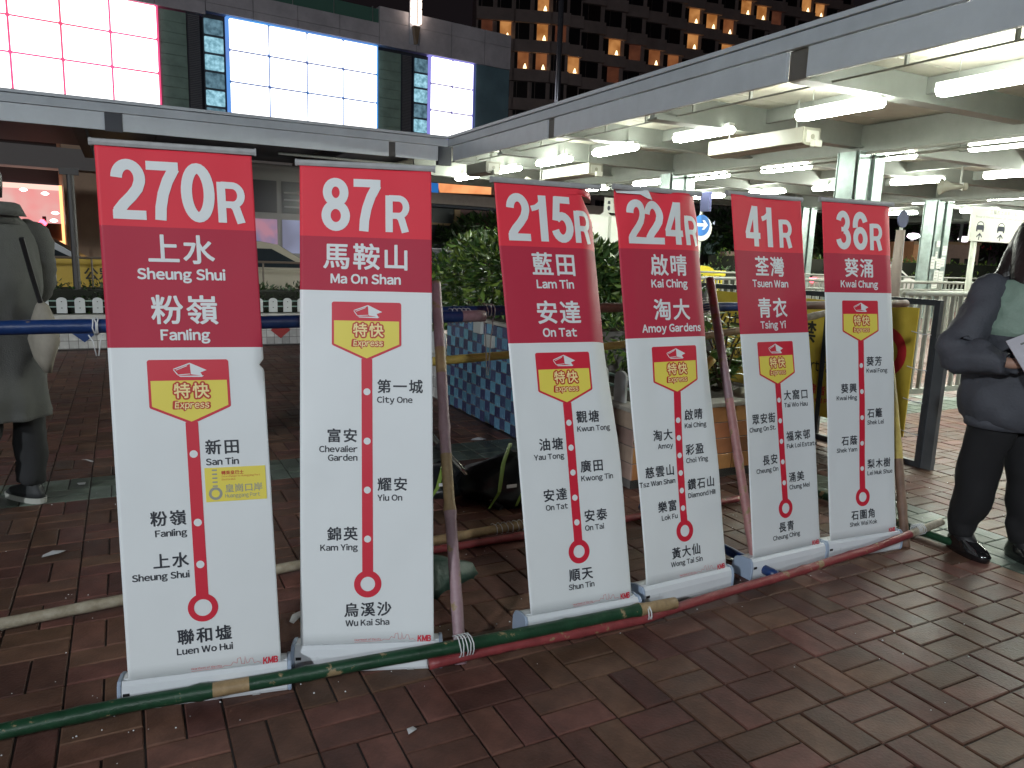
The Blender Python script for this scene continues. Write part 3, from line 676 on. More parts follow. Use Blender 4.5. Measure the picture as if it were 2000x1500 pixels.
def shrub(a, b, z, label, blobs, n, size, mats, name='shrub', group=None, stems=5):
    r_ = gthing(name, label, 'shrub', a, b, z, group); st = MB()
    for k in range(stems):
        bl = random.choice(blobs); p0 = Vector((random.uniform(-.1, .1), random.uniform(-.1, .1), 0)); p1 = Vector(bl[:3])
        st.tube([p0, p0.lerp(p1, .5)+Vector((random.uniform(-.08, .08), random.uniform(-.08, .08), .05)), p1+Vector((0, 0, bl[5]*.5))], [.018, .012, .005], 6)
    st.build('stem', M_stem, r_); leafcloud(r_, blobs, n, size, mats); return r_
shrub(3.35, 5.6, .8, 'big leafy shrub in the blue tiled planter left of the 215R banner', [(0, -.25, .42, .50, .45, .42), (-.35, .35, .42, .4, .45, .4), (.45, .0, .36, .5, .5, .38), (.2, .45, .25, .5, .5, .35)], 4600, .105, [LG, LG2])
shrub(4.1, 5.1, .5, 'dense shrub seen between the 215R and 224R banners', [(-.1, 0, .38, .42, .5, .58), (.15, .5, .4, .4, .5, .5), (-.3, .4, .35, .45, .4, .5)], 3400, .08, [LG, LG2])
shrub(2.95, 6.9, .3, 'taller shrub behind the blue planter, against the brown wall', [(.5, .3, .75, .75, .6, .6), (.9, 1.0, .8, .5, .7, .6), (0, .8, .6, .5, .7, .5)], 4200, .10, [LG, LG2])
# palm fronds behind
pr = gthing('palm_plant', 'palm with arching fronds above the shrubs beside the 215R banner', 'palm', 4.3, 8.6, 0)
MB().tube([(0, 0, 0), (.03, 0, .9), (0, .02, 1.55)], [.06, .05, .04], 8).build('stem', M_stem, pr)
for k in range(13):
    an = k*2.4; m = MB(); pts = [Vector((math.cos(an)*t*.75, math.sin(an)*t*.75, 1.5+.75*t-.85*t*t)) for t in [i/9 for i in range(10)]]
    m.tube(pts, .006, 5)
    for i in range(1, 10):
        for sd in (-1, 1):
            d = Vector((-math.sin(an), math.cos(an), 0))*sd; p = pts[i]; q = p+d*.26*(1-i/13)+Vector((math.cos(an)*.12, math.sin(an)*.12, -.09))
            m.add([p, p+Vector((0, 0, .004))+(q-p)*.5+Vector((math.cos(an), math.sin(an), 0))*.022, q, p+(q-p)*.5-Vector((math.cos(an), math.sin(an), 0))*.012], [(0, 1, 2, 3)])
    m.build('frond', LG2 if k % 3 else LG, pr, fix=False)
# foreground plant with leaves one can pick apart
fp = gthing('potted_shrub', 'glossy broad-leaved plant in the orange planter by the yellow notice board', 'plant', 3.78, 4.0, .48)
lf = MB(); N_ = 7
for i in range(N_):
    t = i/(N_-1); w = .030*math.sin(math.pi*min(1, t*1.02+.02))**.8; lf.v += [(-w, t*.13, .012*math.sin(t*3)), (0, t*.13, -.006+.012*math.sin(t*3)), (w, t*.13, .012*math.sin(t*3))]
for i in range(N_-1): lf.f += [(i*3, i*3+1, i*3+4, i*3+3), (i*3+1, i*3+2, i*3+5, i*3+4)]; lf.m += [0, 0]
LM = [lf.mesh('leaf', LG2), lf.mesh('leaf', leafmat('fresh_leaf', (.09, .19, .045), .3))]
for k in range(11):
    an = k*.83; ln = random.uniform(.22, .60); p1 = Vector((math.cos(an)*.28, math.sin(an)*.22, ln)); mid = Vector((math.cos(an)*.1, math.sin(an)*.08, ln*.55))
    MB().tube([(0, 0, 0), mid, p1], [.010, .007, .004], 6).build('stem', M_stem, fp)
    for j in range(13):
        t = .2+.8*j/12; p = Vector((0, 0, 0)).lerp(mid, t*2) if t < .5 else mid.lerp(p1, t*2-1)
        o = bpy.data.objects.new('leaf', random.choice(LM)); COL.objects.link(o); o.parent = fp
        o.matrix_local = Matrix.Translation(p) @ Matrix.Rotation(j*2.4+an, 4, 'Z') @ Matrix.Rotation(random.uniform(-.5, .6), 4, 'X') @ Matrix.Scale(random.uniform(.7, 1.25), 4)
shrub(3.45, 4.35, .49, 'small plant in the middle of the orange planter', [(0, .1, .2, .22, .25, .22), (.1, .5, .25, .25, .3, .25)], 700, .07, [LG, LG2], stems=3)
for k, (a, b, s) in enumerate([(3.30, 3.75, .09), (3.72, 3.70, .10), (3.95, 3.80, .08)]):
    m = MB().loft([(0, 0, 0, s*1.2, s, 0), (0, 0, s*.35, s*1.1, s*.95), (.01, 0, s*.6, s*.5, s*.4)], 10).rumple(.02, 12); o = m.build('pale_rock', mat('pale_stone', (.45, .42, .32), .7, var=.2), None, bevel=.004)
    o.location = L(a, b, .488); o.rotation_euler = (0, 0, k); tag(o, ['flat pale rock under the leaves, nearest the planter front', 'larger pale rock in front of the broad-leaved plant', 'small pale rock at the right end of the orange planter'][k], 'rock', 'pale rocks in the orange planter')
# hedge behind the white wall and far hedges
def hedge(a0, a1, b0, b1, z0, z1, n, size, label, mats):
    r_ = gthing('hedge', label, 'hedge', a0, b0, 0); bl = []; k = max(2, int((a1-a0)/.8))
    for i in range(k): bl.append(((a1-a0)*(i+.5)/k, (b1-b0)/2, (z0+z1)/2, (a1-a0)/k*.75, (b1-b0)*.55, (z1-z0)*.55*random.uniform(.9, 1.08)))
    MB().box(.1, a1-a0-.1, .15, b1-b0-.15, z0, z1-.15).build('inner_branches', mat('dark_twigs', (.012, .014, .008), .9), r_)
    leafcloud(r_, bl, n, size, mats)
hedge(-1.6, 3.0, 11.15, 12.2, .25, .88, 5200, .075, 'dark clipped hedge behind the white tiled wall', [LG3, LG])
hedge(18.5, 36, 19.5, 21, 0, 1.7, 6500, .16, 'long hedge beyond the bus station railings on the right', [LG2, LG])
hedge(-14, 1, 30, 31.2, 0, 1.75, 3500, .16, 'trimmed hedge in front of the shop windows across the road', [LG3, LG])
hedge(12, 17, 17, 18.3, 0, 1.2, 2200, .14, 'dark low hedge at the edge of the taxi lane', [LG3, LG])

# ================================================================== YELLOW NOTICE BOARD ON ITS BLACK FRAME
M_frame = mat('black_painted_steel', (.035, .038, .042), .45, var=.3, scale=20)
M_ybrd = mat('yellow_board', (.50, .35, .035), .45, var=.12, scale=5, varcol=(.56, .42, .06))
nb = gthing('notice_board', 'yellow no-smoking notice board tied in a black steel frame', 'sign', 4.95, 3.2, 0)
def npt(b, z, off=0): return (-off, b-3.2, z)        # board plane faces left (-a)
brd = MB().box(-.004, .006, .16, 2.25, .185, 1.115).build('board', M_ybrd, nb)
for (y0, y1, z0, z1) in ((0, 2.40, 1.14, 1.18), (0, 2.40, .0, .04), (2.36, 2.40, .04, 1.14)):
    MB().box(-.02, .02, y0, y1, z0, z1).build('frame_bar', M_frame, nb)
MB().box(-.02, .02, 0, .04, .04, 1.14).build('frame_bar', M_frame, nb)
MB().box(-.005, .035, -.075, .0, .0, .92).build('side_plank', mat('grey_steel_plank', (.075, .08, .085), .5, var=.2), nb)
MB().box(-.012, .012, .9, .94, .04, 1.14).build('frame_bar', M_frame, nb)
for y_ in (.045, 2.315): MB().box(.022, .2, y_-.02, y_+.02, .0, .03).build('foot', M_frame, nb)
for z in (.95, .70, .47, .24): MB().tube([(-.012, .19, z), (-.02, .1, z-.012), (-.022, .035, z-.01)], .0035, 5).build('tie_wire', M_str, nb)
M_bink = mat('board_black_ink', (.02, .02, .018), .5); M_bred = mat('board_red', (.48, .022, .03), .45)
def btext(txt, b, z, size, bold, m, pitch=None, fitw=None, sx=1):
    V, Fc, w = text2d(txt, size, bold, pitch, sx)
    k = fitw/w if fitw else 1
    mm = MB(); mm.v = [(-.0058-li*.0002, b-3.2-x*k, z+y) for x, y, li in V]; mm.f = Fc; mm.m = [0]*len(Fc); mm.build('printed_text', m, nb, fix=False)
btext('公共運輸設施禁', 5.34, .78, .185, .022, M_bink, pitch=.158)
btext('No Smoking at Public Transport Fa', 5.34, .545, .115, .012, M_bink, fitw=1.30)
btext('違者', 4.235, .365, .085, .014, M_bred, pitch=.09); btext('Fixed Penalty', 4.24, .295, .05, .012, M_bred, fitw=.40)
vs, fs = stroke(arc(0, 0, .155, .155, 0, 360, 36)[:-1], .07, True); mm = MB(); mm.v = [(-.0065, 3.60-3.2-x, .775+y) for x, y in vs]; mm.f = fs; mm.m = [0]*len(fs); mm.build('prohibition_ring', M_bred, nb, fix=False)
mm = MB(); mm.v = [(-.0072, .40-x, .775+y) for x, y in ((-.12, .075), (-.085, .11), (.12, -.075), (.085, -.11))]; mm.f = [(0, 1, 2, 3)]; mm.m = [0]; mm.build('prohibition_bar', M_bred, nb, fix=False)
mm = MB(); mm.v = [(-.0069, .40-x, .775+y) for x, y in ((-.09, -.012), (.05, -.012), (.05, .018), (-.09, .018), (.06, -.012), (.08, -.012), (.08, .018), (.06, .018))]; mm.f = [(0, 1, 2, 3), (4, 5, 6, 7)]; mm.m = [0, 0]; mm.build('cigarette_symbol', M_bink, nb, fix=False)

# ================================================================== RAILINGS
M_gal = mat('galvanised_rail', (.25, .26, .23), .45, metal=.15, var=.15, scale=12)
def railing(a0, a1, b, h, sp, label, z0=.10, two=False, along='a', bars=True, r=.03):
    r_ = gthing('railing', label, 'railing', a0, b, 0, 'steel railings under the bus station'); n = a1-a0
    MB().tube([(0, 0, h), (n, 0, h)], r, 10).build('top_rail', M_gal, r_, smooth=True)
    if two: MB().tube([(0, 0, h-.15), (n, 0, h-.15)], r*.7, 8).build('top_rail', M_gal, r_, smooth=True)
    MB().box(0, n, -.022, .022, z0-.02, z0+.035).build('bottom_rail', M_gal, r_)
    pm = MB().box(-.03, .03, -.03, .03, 0, h-.02).mesh('post', M_gal); bmh = MB().box(-.011, .011, -.02, .02, z0+.03, h-(.17 if two else .02)).mesh('bar', M_gal)
    for k in range(int(n/2)+1):
        o = bpy.data.objects.new('post', pm); COL.objects.link(o); o.parent = r_; o.location = (min(k*2, n), 0, 0)
    if bars:
        for k in range(1, int(n/sp)):
            o = bpy.data.objects.new('bar', bmh); COL.objects.link(o); o.parent = r_; o.location = (k*sp, 0, 0)
railing(7.0, 12.5, 4.93, 1.13, .135, 'bright steel railing nearest the woman, behind the notice board')
railing(6.6, 22, 9.55, 1.10, .15, 'second steel railing farther back, crossing behind the banners', two=True)
railing(8, 30, 14.2, 1.10, .2, 'farthest steel railing by the taxi lane', two=True, r=.025)
# yellow plastic barrier behind the railing
yb = gthing('plastic_barrier', 'yellow plastic crowd barrier behind the railings beside the 41R banner', 'barrier', 12.6, 15.2, 0)
M_yb = mat('yellow_plastic', (.62, .52, .03), .4)
MB().box(0, 1.6, 0, .06, .98, 1.12).build('top_bar', M_yb, yb, bevel=.02); MB().box(0, 1.6, 0, .06, .12, .2).build('bottom_bar', M_yb, yb, bevel=.02)
for k in range(9): MB().box(.04+k*.18, .13+k*.18, .01, .05, .2, .98).build('slat', M_yb, yb)
MB().prism(arc(.8, 1.02, .45, .22, 0, 180, 12), 0, .06, lambda u, w, d: (u, d, w)).build('arched_top', M_yb, yb)

# ================================================================== BUS STATION CANOPY
M_fas = mat('pale_grey_fascia', (.60, .65, .70), .42, var=.08, scale=2, bump=.03)
M_fasd = mat('grey_gutter', (.54, .59, .64), .5, var=.1, scale=2)
M_ceil = mat('cream_ceiling_sheet', (.50, .50, .43), .6, var=.10, scale=1.5, grime=.22)
M_beam = mat('grey_green_beam', (.23, .245, .225), .5, var=.1, scale=3)
M_pipe = mat('painted_conduit', (.30, .31, .28), .5)
CA, CBB = 6.4, 15.6
can = gthing('bus_station_canopy', 'long flat metal canopy of the bus station with gutters and beams', 'canopy', CA, CBB, 0)
def cx_(a): return a-CA
def cy_(b): return b-CBB
A1 = 33
# fascia facing the camera side (plane a = CA)
bs = [15.6, 11.32, 11.10, 6.20, 5.92, .9, .7, -4.2]
for k in range(0, 8, 2):
    MB().box(0, .05, cy_(bs[k+1]), cy_(bs[k])-(.22 if k == 0 else 0), 3.30, 3.60).build('fascia_panel', M_fas, can, bevel=.004)
MB().box(-.035, .12, cy_(-4.2), cy_(CBB), 3.607, 3.755).build('gutter', M_fasd, can, bevel=.006)
MB().box(-.06, .16, cy_(-4.2), cy_(CBB)+.0, 3.765, 3.82).build('roof_edge', M_fas, can, bevel=.006)
# left wing fascia (plane b = CBB)
for x0, x1 in ((-16, -11.3), (-11.25, -6.4), (-6.35, -1.35), (-1.2, -.25)):
    MB().box(x0, x1, 0, .05, 3.30, 3.60).build('fascia_panel', M_fas, can, bevel=.004)
MB().box(-16, -.04, -.035, .12, 3.607, 3.755).build('gutter', M_fasd, can, bevel=.006)
MB().box(-16, -.062, -.06, .16, 3.765, 3.82).build('roof_edge', M_fas, can, bevel=.006)
M_notch = mat('dark_recess', (.05, .055, .07), .5)
MB().box(-.24, .06, -.012, .14, 3.22, 3.60).build('corner_post', M_notch, can)
for x in (-6.50, -11.4): MB().box(x-.06, x+.22, -.02, .03, 3.28, 3.60).build('downpipe_box', M_notch, can)
for y in (11.21, 6.06): MB().box(.03, .10, cy_(y)-.12, cy_(y)+.12, 3.30, 3.60).build('joint_box', mat('brown_grey_recess', (.15, .14, .125), .6), can)
# roof and ceiling
MB().box(.17, cx_(A1), cy_(-4.2), cy_(21), 3.70, 3.76).box(-16, .16, .17, 6.5, 3.70, 3.76).build('roof_sheet', mat('roof_sheet', (.12, .12, .13), .6), can)
for i in range(6):
    for j in range(11):
        a0, a1 = 6.58+i*4.55, 6.58+(i+1)*4.55-.03; b0, b1 = -4+j*2.45, -4+(j+1)*2.45-.03
        if j > 9: b1 = min(b1, 21)
        MB().box(cx_(a0), cx_(a1), cy_(b0), cy_(b1), 3.64, 3.665).build('ceiling_panel', M_ceil, can)
for k in range(3): MB().box(-16+k*5.2, -16+(k+1)*5.2-.04, .2, 6.3, 3.64, 3.665).build('ceiling_panel', mat('unlit_soffit_tone', (.10, .10, .11), .6), can)  # left wing: darker ceiling colour paints its unlit underside
# beams across (along a) and along (along b)
for b in (-1.2, 1.3, 3.75, 6.2, 8.75, 11.2, 13.5, 15.85, 18.4, 20.9):
    main = b in (8.75, 3.75, 13.5, 18.4)
    m = MB(); m.box(.2, cx_(A1), cy_(b)-.05, cy_(b)+.05, 3.36 if not main else 3.30, 3.64).box(.2, cx_(A1), cy_(b)-.11, cy_(b)+.11, 3.33 if not main else 3.27, 3.36 if not main else 3.30)
    m.build('cross_beam', M_beam, can)
for a in (10.9, 20.0, 29):
    MB().box(cx_(a)-.11, cx_(a)+.11, cy_(-4), cy_(21), 3.20, 3.62).build('main_beam', M_beam, can)
    for dz, da in ((3.17, -.17), (3.14, .16)): MB().tube([(cx_(a)+da, cy_(-4), dz), (cx_(a)+da, cy_(21), dz)], .022, 8).build('conduit', M_pipe, can, smooth=True)
for a in (8.7, 13.4, 15.4, 17.8, 24.5): MB().box(cx_(a)-.035, cx_(a)+.035, cy_(-4), cy_(21), 3.44, 3.63).build('purlin', M_beam, can)
MB().tube([(cx_(7.0), cy_(-4), 3.36), (cx_(7.0), cy_(15.4), 3.36)], .012, 8).build('conduit', M_pipe, can, smooth=True)
for k in range(14): MB().box(cx_(6.98), cx_(7.02), cy_(1+k*1.05), cy_(1+k*1.05)+.03, 3.36, 3.5).build('bracket', M_pipe, can)
for x in (-12, -7, -2): MB().box(x-.1, x+.1, .3, 6.3, 3.36, 3.62).build('cross_beam', mat('unlit_beam_tone', (.05, .05, .055), .6), can)  # left wing beams: darker colour paints the missing light
MB().tube([(-.3, .5, 3.2), (-3.5, .5, 3.22)], .03, 8).build('conduit', M_pipe, can, smooth=True)
# columns
M_colm = mat('galvanised_column', (.36, .44, .42), .33, metal=.5, var=.25, scale=5)
def column(a, b):
    r_ = gthing('canopy_column', {(10.9, 8.75): 'galvanised steel column just right of the 41R banner top', (10.9, 13.4): 'galvanised steel column above the 224R banner', (20.0, 13.4): 'far galvanised column covered with taped paper notices'}.get((a, b), 'galvanised steel canopy column out beyond the right edge'), 'column', a, b, 0, 'galvanised columns carrying the canopy')
    for sx in (-1, 1):
        m = MB(); x = sx*.19
        m.box(x-.115, x+.115, -.22, -.20, 0, 3.2).box(x-.115, x+.115, .20, .22, 0, 3.2).box(x-.008, x+.008, -.20, .20, 0, 3.2)
        m.build('steel_section', M_colm, r_)
    for sx in (-1, 1): MB().box(sx*.315-.01, sx*.315+.01, -.16, .16, 0, 3.2).build('side_plate', M_colm, r_)
    MB().box(-.06, .06, -.16, -.14, 0, 3.2).build('centre_channel', M_colm, r_)
    MB().box(-.4, .4, -.3, .3, 0, .03).build('base_plate', M_colm, r_)
for a, b in ((10.9, 8.75), (10.9, 13.4), (20.0, 13.4), (10.9, 4.1), (20.0, 4.1), (20.0, 18.0)): column(a, b)
# fluorescent lights
E_tube = emit('fluorescent_white', (.95, 1.0, .88), 108)
def tube_mesh():
    pr = [(-.06, -.02), (.06, -.02), (.10, .02), (.10, .05), (.06, .07), (-.06, .07), (-.10, .05), (-.10, .02)]  # outline broadened to put the tubes' glare into the shape
    return MB().prism(pr, -.58, .58, lambda u, w, d: (u, d, w)).mesh('diffuser', E_tube)
TMm = tube_mesh(); HM = MB().box(-.05, .05, -.62, .62, .072, .12).mesh('housing', mat('white_housing', (.6, .6, .58), .4)); RM = MB().box(-.004, .004, -.004, .004, .12, .34).mesh('hanger_rod', M_pipe)
rows = {7.9: [.35, 2.6, 4.85, 6.75, 9.2, 11.5, 13.65, 15.8, 18.0], 11.95: [.4, 2.6, 4.8, 7.0, 9.15, 11.35, 13.6, 15.8, 18.3], 15.7: [2.6, 4.7, 6.9, 9.0, 11.1, 13.3, 15.5, 17.8], 20.9: [7.4, 9.6, 12.0, 14.2, 16.4], 24.8: [9, 12, 15.2, 18], 28.5: [10, 14]}
where = {7.9: 'in the row along the canopy edge', 11.95: 'in the second row under the canopy', 15.7: 'in the third row under the canopy', 20.9: 'in the fourth row, beyond the far column', 24.8: 'in the fifth row, deep under the canopy', 28.5: 'in the last row, deepest under the canopy'}
for a, bb in rows.items():
    bb = sorted(bb)
    for k, b in enumerate(bb):
        r_ = gthing('fluorescent_light', 'lit fluorescent batten %s, %s from the viewer\'s end' % (where[a], ['first', 'second', 'third', 'fourth', 'fifth', 'sixth', 'seventh', 'eighth', 'ninth'][k]), 'ceiling light', a, b, 3.23, 'lit fluorescent lights under the canopy')
        for me, nme in ((TMm, 'diffuser'), (HM, 'housing')):
            o = bpy.data.objects.new(nme, me); COL.objects.link(o); o.parent = r_
        for sy in (-.4, .4):
            o = bpy.data.objects.new('hanger_rod', RM); COL.objects.link(o); o.parent = r_; o.location = (0, sy, 0)
# long service boxes and horn speakers
M_vb = mat('beige_cabinet_paint', (.22, .215, .175), .45, var=.06)
for (a, b, l, lab) in ((8.55, 8.65, 1.9, 'long beige service box hanging under the canopy above the 41R banner'), (8.6, 14.1, 1.9, 'long beige service box hanging above the gap right of the 215R banner'), (6.9, 14.9, 1.0, 'small white service box at the canopy corner')):
    r_ = gthing('service_box', lab, 'cabinet', a, b, 3.0)
    m = MB(); m.prism([(-.17, .03), (-.10, 0), (.10, 0), (.17, .03), (.17, .24), (-.17, .24)], -l/2, l/2, lambda u, w, d: (u, d, w)); m.build('casing', M_vb, r_, bevel=.006)
    MB().box(-.12, .12, -l/2-.012, -l/2, .04, .20).build('end_plate', mat('pale_end_plate', (.40, .40, .35), .5), r_); MB().tube([(0, -l/2-.013, .12), (0, -l/2-.02, .12)], .035, 14).build('round_socket', M_vb, r_)
    MB().box(-.03, .10, -l/2-.10, -l/2-.012, -.02, .07).build('bracket', MATS['pale_end_plate'], r_)
    for sy in (-.35*l, .35*l): MB().box(-.01, .01, sy-.01, sy+.01, .24, .64).build('hanger_rod', M_pipe, r_)
for (a, b, rz, lab) in ((12.6, 10.35, 2.2, 'beige horn loudspeaker over the top of the 41R banner'), (14.3, 9.4, 2.5, 'beige horn loudspeaker near the right edge under the canopy'), (8.3, 15.2, 2.0, 'small horn loudspeaker near the canopy corner')):
    r_ = thing('horn_loudspeaker', lab, 'loudspeaker', L(a, b, 2.95), TH+rz)
    MB().tube([(-.24, 0, 0), (-.12, 0, 0), (-.02, 0, 0), (.10, 0, 0), (.17, 0, 0)], [.05, .055, .07, .12, .155], 20, caps=False).build('horn', M_vb, r_, smooth=True)
    MB().tube([(-.30, 0, 0), (-.22, 0, 0)], .075, 16).build('driver', M_vb, r_); MB().box(-.2, -.17, -.01, .01, .05, .38).build('bracket', M_pipe, r_)

# ================================================================== SIGNS UNDER THE CANOPY
M_wsign = mat('white_sign_face', (.66, .68, .62), .4, var=.04); M_sblue = mat('sign_blue', (.008, .12, .42), .4); M_post = mat('pale_post', (.42, .44, .38), .5)
rs = gthing('direction_sign', 'round blue road sign with a white arrow pointing right', 'road sign', 12.2, 14.0, 0)
MB().tube([(0, .04, 0), (0, .04, 2.9)], .038, 10).build('post', M_post, rs, smooth=True)
def disc(r, y, m, n, name, dx=0, dz=0, t=.012): MB().prism(arc(dx, 2.17+dz, r, r, 0, 360, 30)[:-1], y, y-t, lambda u, w, d: (u, d, w)).build(name, m, rs)
disc(.29, .012, M_wsign, 0, 'backing_disc', .03, -.05); disc(.245, -.004, M_sblue, 0, 'sign_face', -.01, .02)
mm = MB(); mm.prism([(-.20, 2.165), (.06, 2.165), (.0, 2.09), (.07, 2.09), (.175, 2.20), (.07, 2.31), (.0, 2.31), (.06, 2.235), (-.20, 2.235)], -.0175, -.0205, lambda u, w, d: (u, d, w)); mm.build('arrow', mat('sign_white', (.75, .78, .8), .4), rs)
MB().prism([(-.03, 2.5), (.04, 2.5), (.03, 2.95), (-.06, 2.93)], .0, -.3, lambda u, w, d: (u-.05, d, w)).build('upper_sign', mat('violet_blue_sign', (.035, .04, .10), .6), rs)
tx = gthing('taxi_sign', 'white sign with three taxi pictograms and upward arrows on a pale post', 'sign', 14.45, 9.0, 0)
for xx in (.28, 1.75): MB().tube([(xx, .05, 0), (xx, .05, 2.0)], .055, 12).build('post', M_post, tx, smooth=True)
MB().box(0, 2.0, -.02, .02, 1.92, 2.57).build('board', M_wsign, tx, bevel=.01)
M_sgrey = mat('sign_grey_ink', (.30, .31, .27), .5); M_sink = mat('sign_dark_ink', (.03, .035, .05), .5)
def sg(name, V, Fc, m, dy=-.0215): o = MB(); o.v = [(x, dy-li*.0003, z) for x, z, li in V]; o.f = Fc; o.m = [0]*len(Fc); return o.build(name, m, tx, fix=False)
V, Fc, w = text2d('三輛的士同時上客', .10, .01, .115); sg('printed_text', [(.55+x, 2.455+y, li) for x, y, li in V], Fc, M_sgrey)
V, Fc, w = text2d('Board three taxis at the same time', .05, .006); sg('printed_text', [(.12+x*1.72/w, 2.37+y, li) for x, y, li in V], Fc, M_sgrey)
for k in range(3):
    x = .30+k*.68; V = []; Fc = []
    for li, e in enumerate([[(-.125, 2.14), (.125, 2.14), (.125, 2.20), (.10, 2.235), (-.10, 2.235), (-.125, 2.20)], [(-.12, 2.11), (-.075, 2.11), (-.075, 2.14), (-.12, 2.14)], [(.075, 2.11), (.12, 2.11), (.12, 2.14), (.075, 2.14)]]):
        q = len(V); V += [(x+a, z, li) for a, z in e]; Fc.append(tuple(range(q, q+len(e))))
    vs, fs = stroke(arc(x, 2.225, .105, .07, 0, 180, 12), .018); q = len(V); V += [(a, z, 3) for a, z in vs]; Fc += [tuple(i+q for i in f) for f in fs]
    sg('taxi_pictogram', V, Fc, M_sink)
    V = []; Fc = []
    for li, (pts, t) in enumerate([([(x-.01, 1.95), (x+.01, 2.06)], .028), ([(x-.085, 2.005), (x+.012, 2.07), (x+.09, 2.005)], .026)]):
        vs, fs = stroke(pts, t); q = len(V); V += [(a, z, li) for a, z in vs]; Fc += [tuple(i+q for i in f) for f in fs]
    sg('arrow', V, Fc, M_sink)
ws = gthing('pictogram_sign', 'small white two-sided sign between the 215R and 224R banners', 'sign', 10.0, 14.6, 0)
MB().tube([(0, 0, 0), (0, 0, 2.3)], .035, 8).build('post', M_post, ws); MB().box(-.19, .05, -.03, -.01, 2.38, 2.71).build('face', M_wsign, ws); MB().box(.09, .22, .0, .015, 2.38, 2.73).build('rear_face', M_wsign, ws)
mm = MB(); mm.prism(arc(-.07, 2.48, .038, .055, 0, 360, 16)[:-1], -.031, -.033, lambda u, w, d: (u, d, w)).prism([(-.11, 2.57), (-.03, 2.57), (-.04, 2.64), (-.10, 2.64)], -.031, -.033, lambda u, w, d: (u, d, w)); mm.build('symbol', M_sink, ws)
wp = gthing('white_panel', 'white lit screen panel behind the shrub left of the 224R banner', 'screen', 9.5, 14.9, 0)
MB().box(0, 1.3, 0, .05, 0, 2.34).build('panel', mat('white_panel_paint', (.7, .72, .66), .5, var=.05), wp); MB().prism([(.42, 2.34), (.72, 2.34), (.57, 2.44)], -.01, .0, lambda u, w, d: (u, d, w)).build('gusset', MATS['white_panel_paint'], wp)
# brown pole with a small blue disc right of the 36R banner
bp_ = gthing('sign_post', 'brown concrete post with a small blue disc right of the 36R banner', 'post', 9.0, 6.5, 0)
MB().tube([(0, 0, 0), (.0, 0, 1.0), (0, 0, 1.86)], [.085, .075, .055], 14).build('shaft', mat('brown_concrete', (.085, .066, .055), .7, var=.2), bp_, smooth=True)
MB().prism(arc(0, 2.0, .10, .11, 0, 360, 20)[:-1], -.02, .0, lambda u, w, d: (u, d, w)).build('disc', mat('dull_blue_disc', (.035, .04, .085), .6), bp_)
MB().tube([(.0, .0, 1.8), (.0, .0, 1.95)], .02, 8).build('stub', M_post, bp_)
lp = gthing('lamp_post', 'thin pale post standing behind the railings right of the 36R banner', 'post', 11.6, 9.2, 0); MB().tube([(0, 0, 0), (0, 0, 2.35)], .06, 10).build('shaft', mat('grey_brown_paint', (.15, .13, .115), .5), lp)
dp = gthing('sign_post', 'dark slim post left of the 270R banner by the white wall', 'post', -.55, 11.5, 0); MB().tube([(0, 0, 0), (0, 0, 2.25)], .045, 10).build('shaft', mat('dark_grey_paint', (.05, .045, .045), .5), dp); MB().box(-.12, .10, -.05, .05, 2.2, 2.28).build('cap', MATS['dark_grey_paint'], dp)
# taped notices on the far column
M_pap = mat('white_paper', (.70, .72, .68), .6, var=.06, scale=20); M_print = mat('photocopy_grey', (.20, .21, .20), .6, var=.8, scale=30)
notes = [(-.02, 1.86, .19, .26, 'upper right'), (-.02+.0, 1.50, .20, .28, 'centre left'), (.14, 1.55, .17, .26, 'centre right'), (.0-.08, 1.17, .20, .30, 'lower left'), (.13, 1.15, .20, .30, 'lower right'), (-.30, 1.52, .17, .33, 'far left'), (-.19, 1.70, .10, .26, 'narrow left'), (-.16, 2.03, .15, .17, 'small top left'), (-.10, .93, .30, .2, 'lowest, wide')]
for k, (x, z, w, h, nm) in enumerate(notes):
    x = {0: .17}.get(k, x); r_ = gthing('paper_notice', 'white paper notice taped to the far column, %s of the cluster' % nm, 'notice', 20.0+x, 13.17-.003*k, z, 'paper notices taped to the far column')
    MB().box(-w/2, w/2, -.001, .001, -h/2, h/2).build('sheet', M_pap, r_)
    for q in range(3): MB().box(-w*.38, w*(.38-.1*q), -.0024, -.0016, h*(.25-.26*q), h*(.28-.26*q)).build('printed_line', M_print, r_)
    r_.rotation_euler = (0, 0, TH+.0)

# ================================================================== SHOPPING MALL WITH LIT SCREENS
MT = R(34); MC = 28.24436
def mall_thing(name, label, cat, d, z=0, n=0, group=None):
    P = Vector((math.cos(MT)*d-math.sin(MT)*(MC+n), math.sin(MT)*d+math.cos(MT)*(MC+n), z)); return thing(name, label, cat, P, MT, group)
M_mall = mat('grey_aluminium_cladding', (.50, .47, .51), .5, var=.10, scale=.7, grime=.15)
M_mled = mat('grey_ledge', (.45, .46, .52), .5, var=.1)
ml = mall_thing('shopping_mall', 'modern grey-clad mall whose upper floor holds bright video screens', 'building', 0)
MB().box(-14, 18.4, .35, 16, 4.9, 9.84).box(-14, 18.4, 3.0, 16, 0, 4.9).build('structure_wall', mat('dark_mall_wall', (.035, .034, .038), .6), ml)
for k in range(17):      # upper cladding panels
    d0 = -8+k*1.57; d1 = d0+1.55
    top = 9.84 if d1 < 13.9 else 10.45
    if d1 > 18.4: d1 = 18.4
    if d0 < 18.3: MB().box(d0, d1, .0, .34, 9.08 if d0 > 5 else 8.95, top-.5).box(d0, d1, .0, .34, top-.49, top).build('cladding_panel', M_mall, ml)
MB().box(-14, 18.4, -.10, .34, 5.28, 5.42).box(-14, 18.4, -.02, .34, 4.75, 5.27).build('ledge', M_mled, ml)
MB().box(16.75, 18.4, .05, .34, 5.43, 9.07).build('blue_grey_glass', mat('dim_glass', (.13, .21, .25), .35, var=.2, scale=1), ml)
